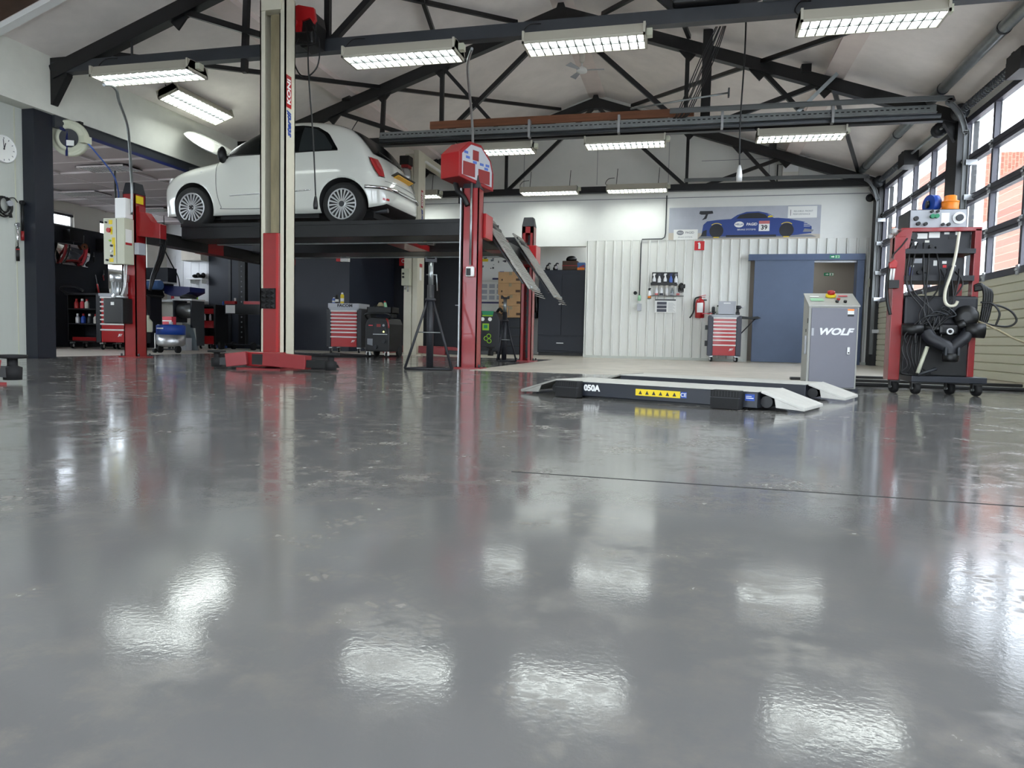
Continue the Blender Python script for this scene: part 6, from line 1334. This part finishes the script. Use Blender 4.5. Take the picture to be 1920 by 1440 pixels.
# bench with paper roll
t = thing('workbench', 'dark workbench under the annex window', 'workbench', (-10.0, 11.5, .002)); ob('top', MB().prism([(-.75, 1.0), (.26, .96), (.3, 1.0), (.26, 1.1), (-.75, 1.1)], 'y', -.25, .3), 'black', t); ob('panel', B(-.7, .25, -.05, .28, .02, 1.0), 'slate', t)
for x in (-.68, .2): ob('leg', B(x, x+.05, -.2, -.15, 0, 1.0), 'black', t)
t = thing('paper_roll', 'blue paper roll lying on the dark workbench', 'paper roll', (-9.78, 11.55, 1.105)); ob('roll', MB().cyl((-.27, 0, .085), (.2, 0, .085), .085, n=24), 'blue_paper', t); ob('core', MB().cyl((-.275, 0, .085), (-.27, 0, .085), .03, n=14), 'cardboard', t); ob('sheet', B(-.26, .19, .0, .012, .17, .185), 'paper', t)
t = thing('wall_cabinet', 'small black cabinet above the blue paper roll', 'cabinet', (-10.05, 11.95, 1.27)); ob('case', B(-.45, .42, -.15, .1, 0, .27), 'slate', t, bevel=.006); ob('lip', B(-.45, .42, -.17, .1, -.03, 0), 'silver', t); ob('mount', B(-.4, .38, .02, .06, -.165, -.03), 'steel_grey', t)
# drain pan and tanks
t = thing('oil_drainer', 'tall oil drainer with a dark blue pan', 'oil drainer', (-9.4, 11.98, .002)); ob('pan', MB().prism([(-.28, 1.05), (-.28, 1.2), (.28, 1.17), (.28, 1.08), (.1, 1.0), (-.12, 1.0)], 'y', -.22, .22), 'blue_dark', t); ob('pole', MB().cyl((0, 0, .3), (0, 0, 1.02), .022, n=10), 'wood_dark', t)
ob('tank', MB().lathe([(.2, .09), (.24, .12), (.24, .42), (.2, .48), (.06, .5)], n=24), 'alu', t)
for x, y in ((-.16, -.12), (.16, -.12), (0, .18)): castor(t, x, y, .04)
t = thing('waste_oil_tank', 'blue and silver wheeled oil tank beside the lift post', 'oil tank', (-8.27, 10.2, .002))
ob('lower_drum', MB().lathe([(.14, .1), (.2, .12), (.22, .15), (.22, .3)], n=28), 'alu', t); ob('upper_drum', MB().lathe([(.222, .3), (.222, .44), (.2, .46), (.05, .465)], n=28), 'blue', t); ob('badge', B(-.09, .03, -.225, -.2, .39, .41), 'white', t); ob('cap', MB().cyl((.04, -.05, .46), (.04, -.05, .51), .03, n=14), 'silver', t)
for s_ in (-1, 1): ob('wheel', MB().cyl((s_*.17-.02, -.05, .06), (s_*.17+.02, -.05, .06), .06, n=18), 'rubber', t)
ob('stay', MB().cyl((-.19, -.14, .04), (-.19, -.14, .32), .012, n=8), 'silver', t); ob('castor_wheel', MB().cyl((-.21, -.15, .035), (-.17, -.15, .035), .035, n=14), 'rubber', t); ob('axle', MB().cyl((-.18, -.05, .06), (.18, -.05, .06), .012, n=8).cyl((0, -.05, .06), (0, -.03, .12), .02, n=8), 'steel_grey', t)
t = thing('suction_flask', 'yellowish plastic flask hung on the oil tank', 'flask', (-8.44, 9.88, .335)); ob('flask', MB().lathe([(.06, 0), (.07, .02), (.07, .16), (.04, .2), (.022, .22), (.02, .27)], n=20), 'panel_beige', t); ob('pipe', MB().cyl((-.01, 0, .27), (-.1, .02, .5), .014, n=8), 'steel_grey', t); ob('hanger', B(-.01, .01, .06, .12, .02, .05), 'steel_grey', t)
t = thing('carton', 'small red carton standing on the blue oil tank', 'box', (-8.36, 10.27, .467)); ob('box', B(-.09, .09, -.05, .05, 0, .13), 'pink_red', t); ob('stripe', B(-.09, .09, -.052, -.05, .05, .07), 'white', t)
t = thing('compressor', 'grey machine with a round motor beside the red trolley', 'machine', (-9.0, 11.55, .002)); ob('frame', B(-.2, .2, -.15, .2, .08, .14).box(-.2, -.17, -.15, .2, .14, .9).box(.17, .2, -.15, .2, .14, .9), 'steel_grey', t); ob('motor', MB().lathe([(.06, -.16), (.13, -.15), (.14, 0), (.13, .14), (.05, .16)], (0, 0, .72), (1, 0, 0), 22), 'galv', t); ob('panel', B(-.17, .17, -.1, .15, .16, .5), 'grey_wall', t); ob('shelf', B(-.2, .22, -.18, .2, .9, .93), 'silver', t); ob('cover', MB().ball((.05, -.05, .96), (.16, .12, .06)), 'black', t)
for x in (-.16, .16): castor(t, x, -.05, .036)
t = thing('tool_trolley', 'black trolley with red trays before the navy partition', 'trolley', (-9.33, 12.55, .002)); ob('side', B(-.22, -.18, -.05, .35, .09, .86).box(.18, .22, -.05, .35, .09, .86), 'black', t); ob('back', B(-.2, .2, .3, .34, .09, .84), 'black', t); ob('top', B(-.23, .23, -.06, .36, .84, .88), 'black', t)
for z0, z1 in ((.1, .26), (.42, .56), (.70, .80)): ob('red_tray', B(-.17, .17, -.04, .3, z0, z1), 'red_bright', t)
for x in (-.16, .16): castor(t, x, .02); castor(t, x, .28)
for x, z, lb in ((-.08, .57, 'white spray can on the lower tray of the red trolley'), (.05, .57, 'small silver can on the lower tray of the red trolley')):
    b = thing('spray_can', lb, 'can', (-9.33+x, 12.57, z)); ob('can', MB().lathe([(.025, 0), (.025, .1), (.012, .115)], n=12), 'bottle_white' if x < 0 else 'silver', b); ob('cap', MB().cyl((0, 0, .115), (0, 0, .13), .012, n=10), 'white', b)
# transmission jack with perforated column
t = thing('transmission_jack', 'black perforated jack column with a red crossbar', 'jack', (-8.66, 12.75, .002)); ob('column', B(-.075, .075, -.05, .05, .06, 1.9), 'black', t, bevel=.004)
hm_ = mesh(MB().cyl((0, -.051, 0), (0, -.056, 0), .016, n=10), 'hole'); hm_.materials.append(MATS['print_grey'])
for k in range(16): ob('hole', hm_, '', t, (0, 0, .25+k*.1))
ob('crossbar', B(-.33, .6, -.12, -.055, .70, .90), 'black', t); ob('red_bar', B(-.33, -.1, -.13, -.05, .90, .96).box(.1, .6, -.13, -.05, .90, .96), 'red_bright', t); ob('paper_tag', B(-.31, -.1, -.125, -.12, .72, .88), 'paper', t); ob('bottle', MB().cyl((-.12, -.09, .96), (-.12, -.09, 1.02), .02, n=10), 'white', t)
ob('foot', MB().cyl((-.4, -.05, .09), (.6, -.05, .09), .02, n=8).cyl((-.36, -.2, .09), (-.36, .2, .09), .02, n=8), 'steel_grey', t)
for x in (-.36, .36):
    for y in (-.2, .2): ob('wheel', MB().cyl((x-.03, y, .075), (x+.03, y, .075), .075, n=18), 'rubber', t)
# broom, bucket
t = thing('broom', 'broom with white handle and blue head at the partition', 'broom', (-9.72, 13.5, .0)); ob('handle', MB().cyl((0, 0, .25), (-.02, .12, .92), .014, n=10), 'white', t); ob('grip', MB().cyl((-.02, .12, .92), (-.025, .135, 1.0), .017, n=10), 'blue', t); ob('head', MB().prism([(-.1, .2), (.14, .2), (.12, .28), (-.08, .28)], 'y', -.04, .04), 'blue', t); ob('bristles', MB().prism([(-.1, .005), (.14, .005), (.14, .2), (-.1, .2)], 'y', -.035, .035), 'blue_hose', t)
t = thing('bucket', 'white bucket on the floor beside the broom', 'bucket', (-9.88, 13.15, .002)); ob('pail', MB().lathe([(.09, 0), (.12, .22), (.113, .22), (.085, .01)], n=24), 'white', t); ob('bail', MB().tube([(-.12, 0, .21), (-.08, 0, .28), (.08, 0, .28), (.12, 0, .21)], .004, 6, 4), 'alu', t)
# sink corner
t = thing('sink_unit', 'white sink counter against the tiled wall', 'sink', (-10.6, 13.4, .002)); ob('cabinet', B(-.55, .42, -.25, .29, .05, .95), 'offwhite', t); ob('counter', B(-.57, .45, -.3, .29, .95, 1.0), 'silver', t, bevel=.004); ob('basin', B(-.2, .2, -.2, .15, .985, 1.005), 'galv', t); ob('tap', MB().tube([(0, .2, 1.0), (0, .2, 1.2), (0, .1, 1.28), (0, .0, 1.22)], .014, 8, 5), 'chrome', t)
for x, m_, lb in ((-.3, 'pink_red', 'pink soap bottle on the sink counter'), (.3, 'green', 'green bottle on the sink counter'), (-.08, 'white', 'white soap dispenser on the sink counter')):
    b = thing('bottle', lb, 'bottle', (-10.6+x, 13.5, 1.008)); ob('flask', MB().lathe([(.03, 0), (.032, .01), (.03, .1), (.012, .13)], n=12), m_, b); ob('cap', MB().cyl((0, 0, .13), (0, 0, .155), .012, n=10), 'white', b)
t = thing('wall_cupboard', 'small beige cupboard on the tiled wall', 'cupboard', (-10.4, 13.68, 1.86)); ob('case', B(-.26, .24, -.2, 0, 0, .33), 'offwhite', t, bevel=.004); ob('door', B(-.25, .23, -.21, -.2, .01, .32), 'cardboard', t); ob('knob', MB().cyl((.19, -.21, .16), (.19, -.23, .16), .012, n=8), 'alu', t)
for o in t.children:
    if o.name.startswith('door'): o.data.materials.clear(); o.data.materials.append(MATS['print_sand'])
t = thing('wall_shelf', 'white shelf on the tiled wall', 'shelf', (-10.35, 13.685, 1.46)); ob('board', B(-.2, .2, -.2, 0, 0, .025), 'white', t); ob('bracket', B(-.15, -.13, -.15, 0, -.08, 0).box(.13, .15, -.15, 0, -.08, 0), 'white', t)
t = thing('shoes', 'pair of black shoes on the white shelf', 'shoes', (-10.3, 13.58, 1.486))
for s_ in (-.06, .07): ob('shoe', MB().ball((s_, -.03, .045), (.045, .1, .042)).ball((s_, .05, .07), (.042, .05, .06)), 'black', t)
t = thing('pendant_hose', 'black hose hanging from the lift to the sink tap', 'hose', (0, 0, 0)); ob('hose', MB().tube([(-10.28, 12.5, 2.3), (-10.28, 12.5, 2.0), (-10.3, 12.7, 1.75), (-10.45, 13.1, 1.5), (-10.6, 13.35, 1.3)], .012, 8, 8), 'black', t); ob('nozzle', MB().cyl((-10.6, 13.35, 1.3), (-10.62, 13.38, 1.22), .018, n=10), 'alu', t)
ob('upper_run', MB().tube([(-10.28, 12.5, 2.3), (-10.28, 12.5, 2.64)], .008, 6), 'black', t)
# leaning sheets and a box by the post
t = thing('glass_sheets', 'pale sheets leaning by the foot of the workbench', 'sheets', (-8.75, 11.3, .002)); ob('sheet', MB().prism([(-.18, 0), (.16, 0), (.02, .45), (-.16, .5)], 'y', -.02, .02), 'clear_plastic', t); ob('back_sheet', MB().prism([(-.2, 0), (.1, 0), (.06, .4), (-.18, .42)], 'y', .03, .05), 'grey_wall', t); ob('carton', B(-.2, .06, -.2, -.05, 0, .22), 'grey_panel', t)

# ================================================================== FULL SIZE OF THE HALL
# The hall, its roof and what stands along its walls were drawn 1:1.06; the lifts, the car and the gear around them are at full size already.
KEEP = ('camera', 'four_post_lift', 'car', 'scissor_lift', 'control_console', 'test_trolley', 'gas_analyser', 'amplifier', 'recorder', 'beacon', 'headset_reel',
        'floor_rail', 'jack_stand', 'conduit', 'waste_oil_tank', 'suction_flask')
for o in list(C.objects):
    if o.parent or o.name.split('.')[0] in KEEP or o.name == 'two_post_lift': continue
    if o.name.split('.')[0] == 'carton' and o.get('category') == 'box': continue
    o.location = o.location*1.06; o.scale = o.scale*1.06
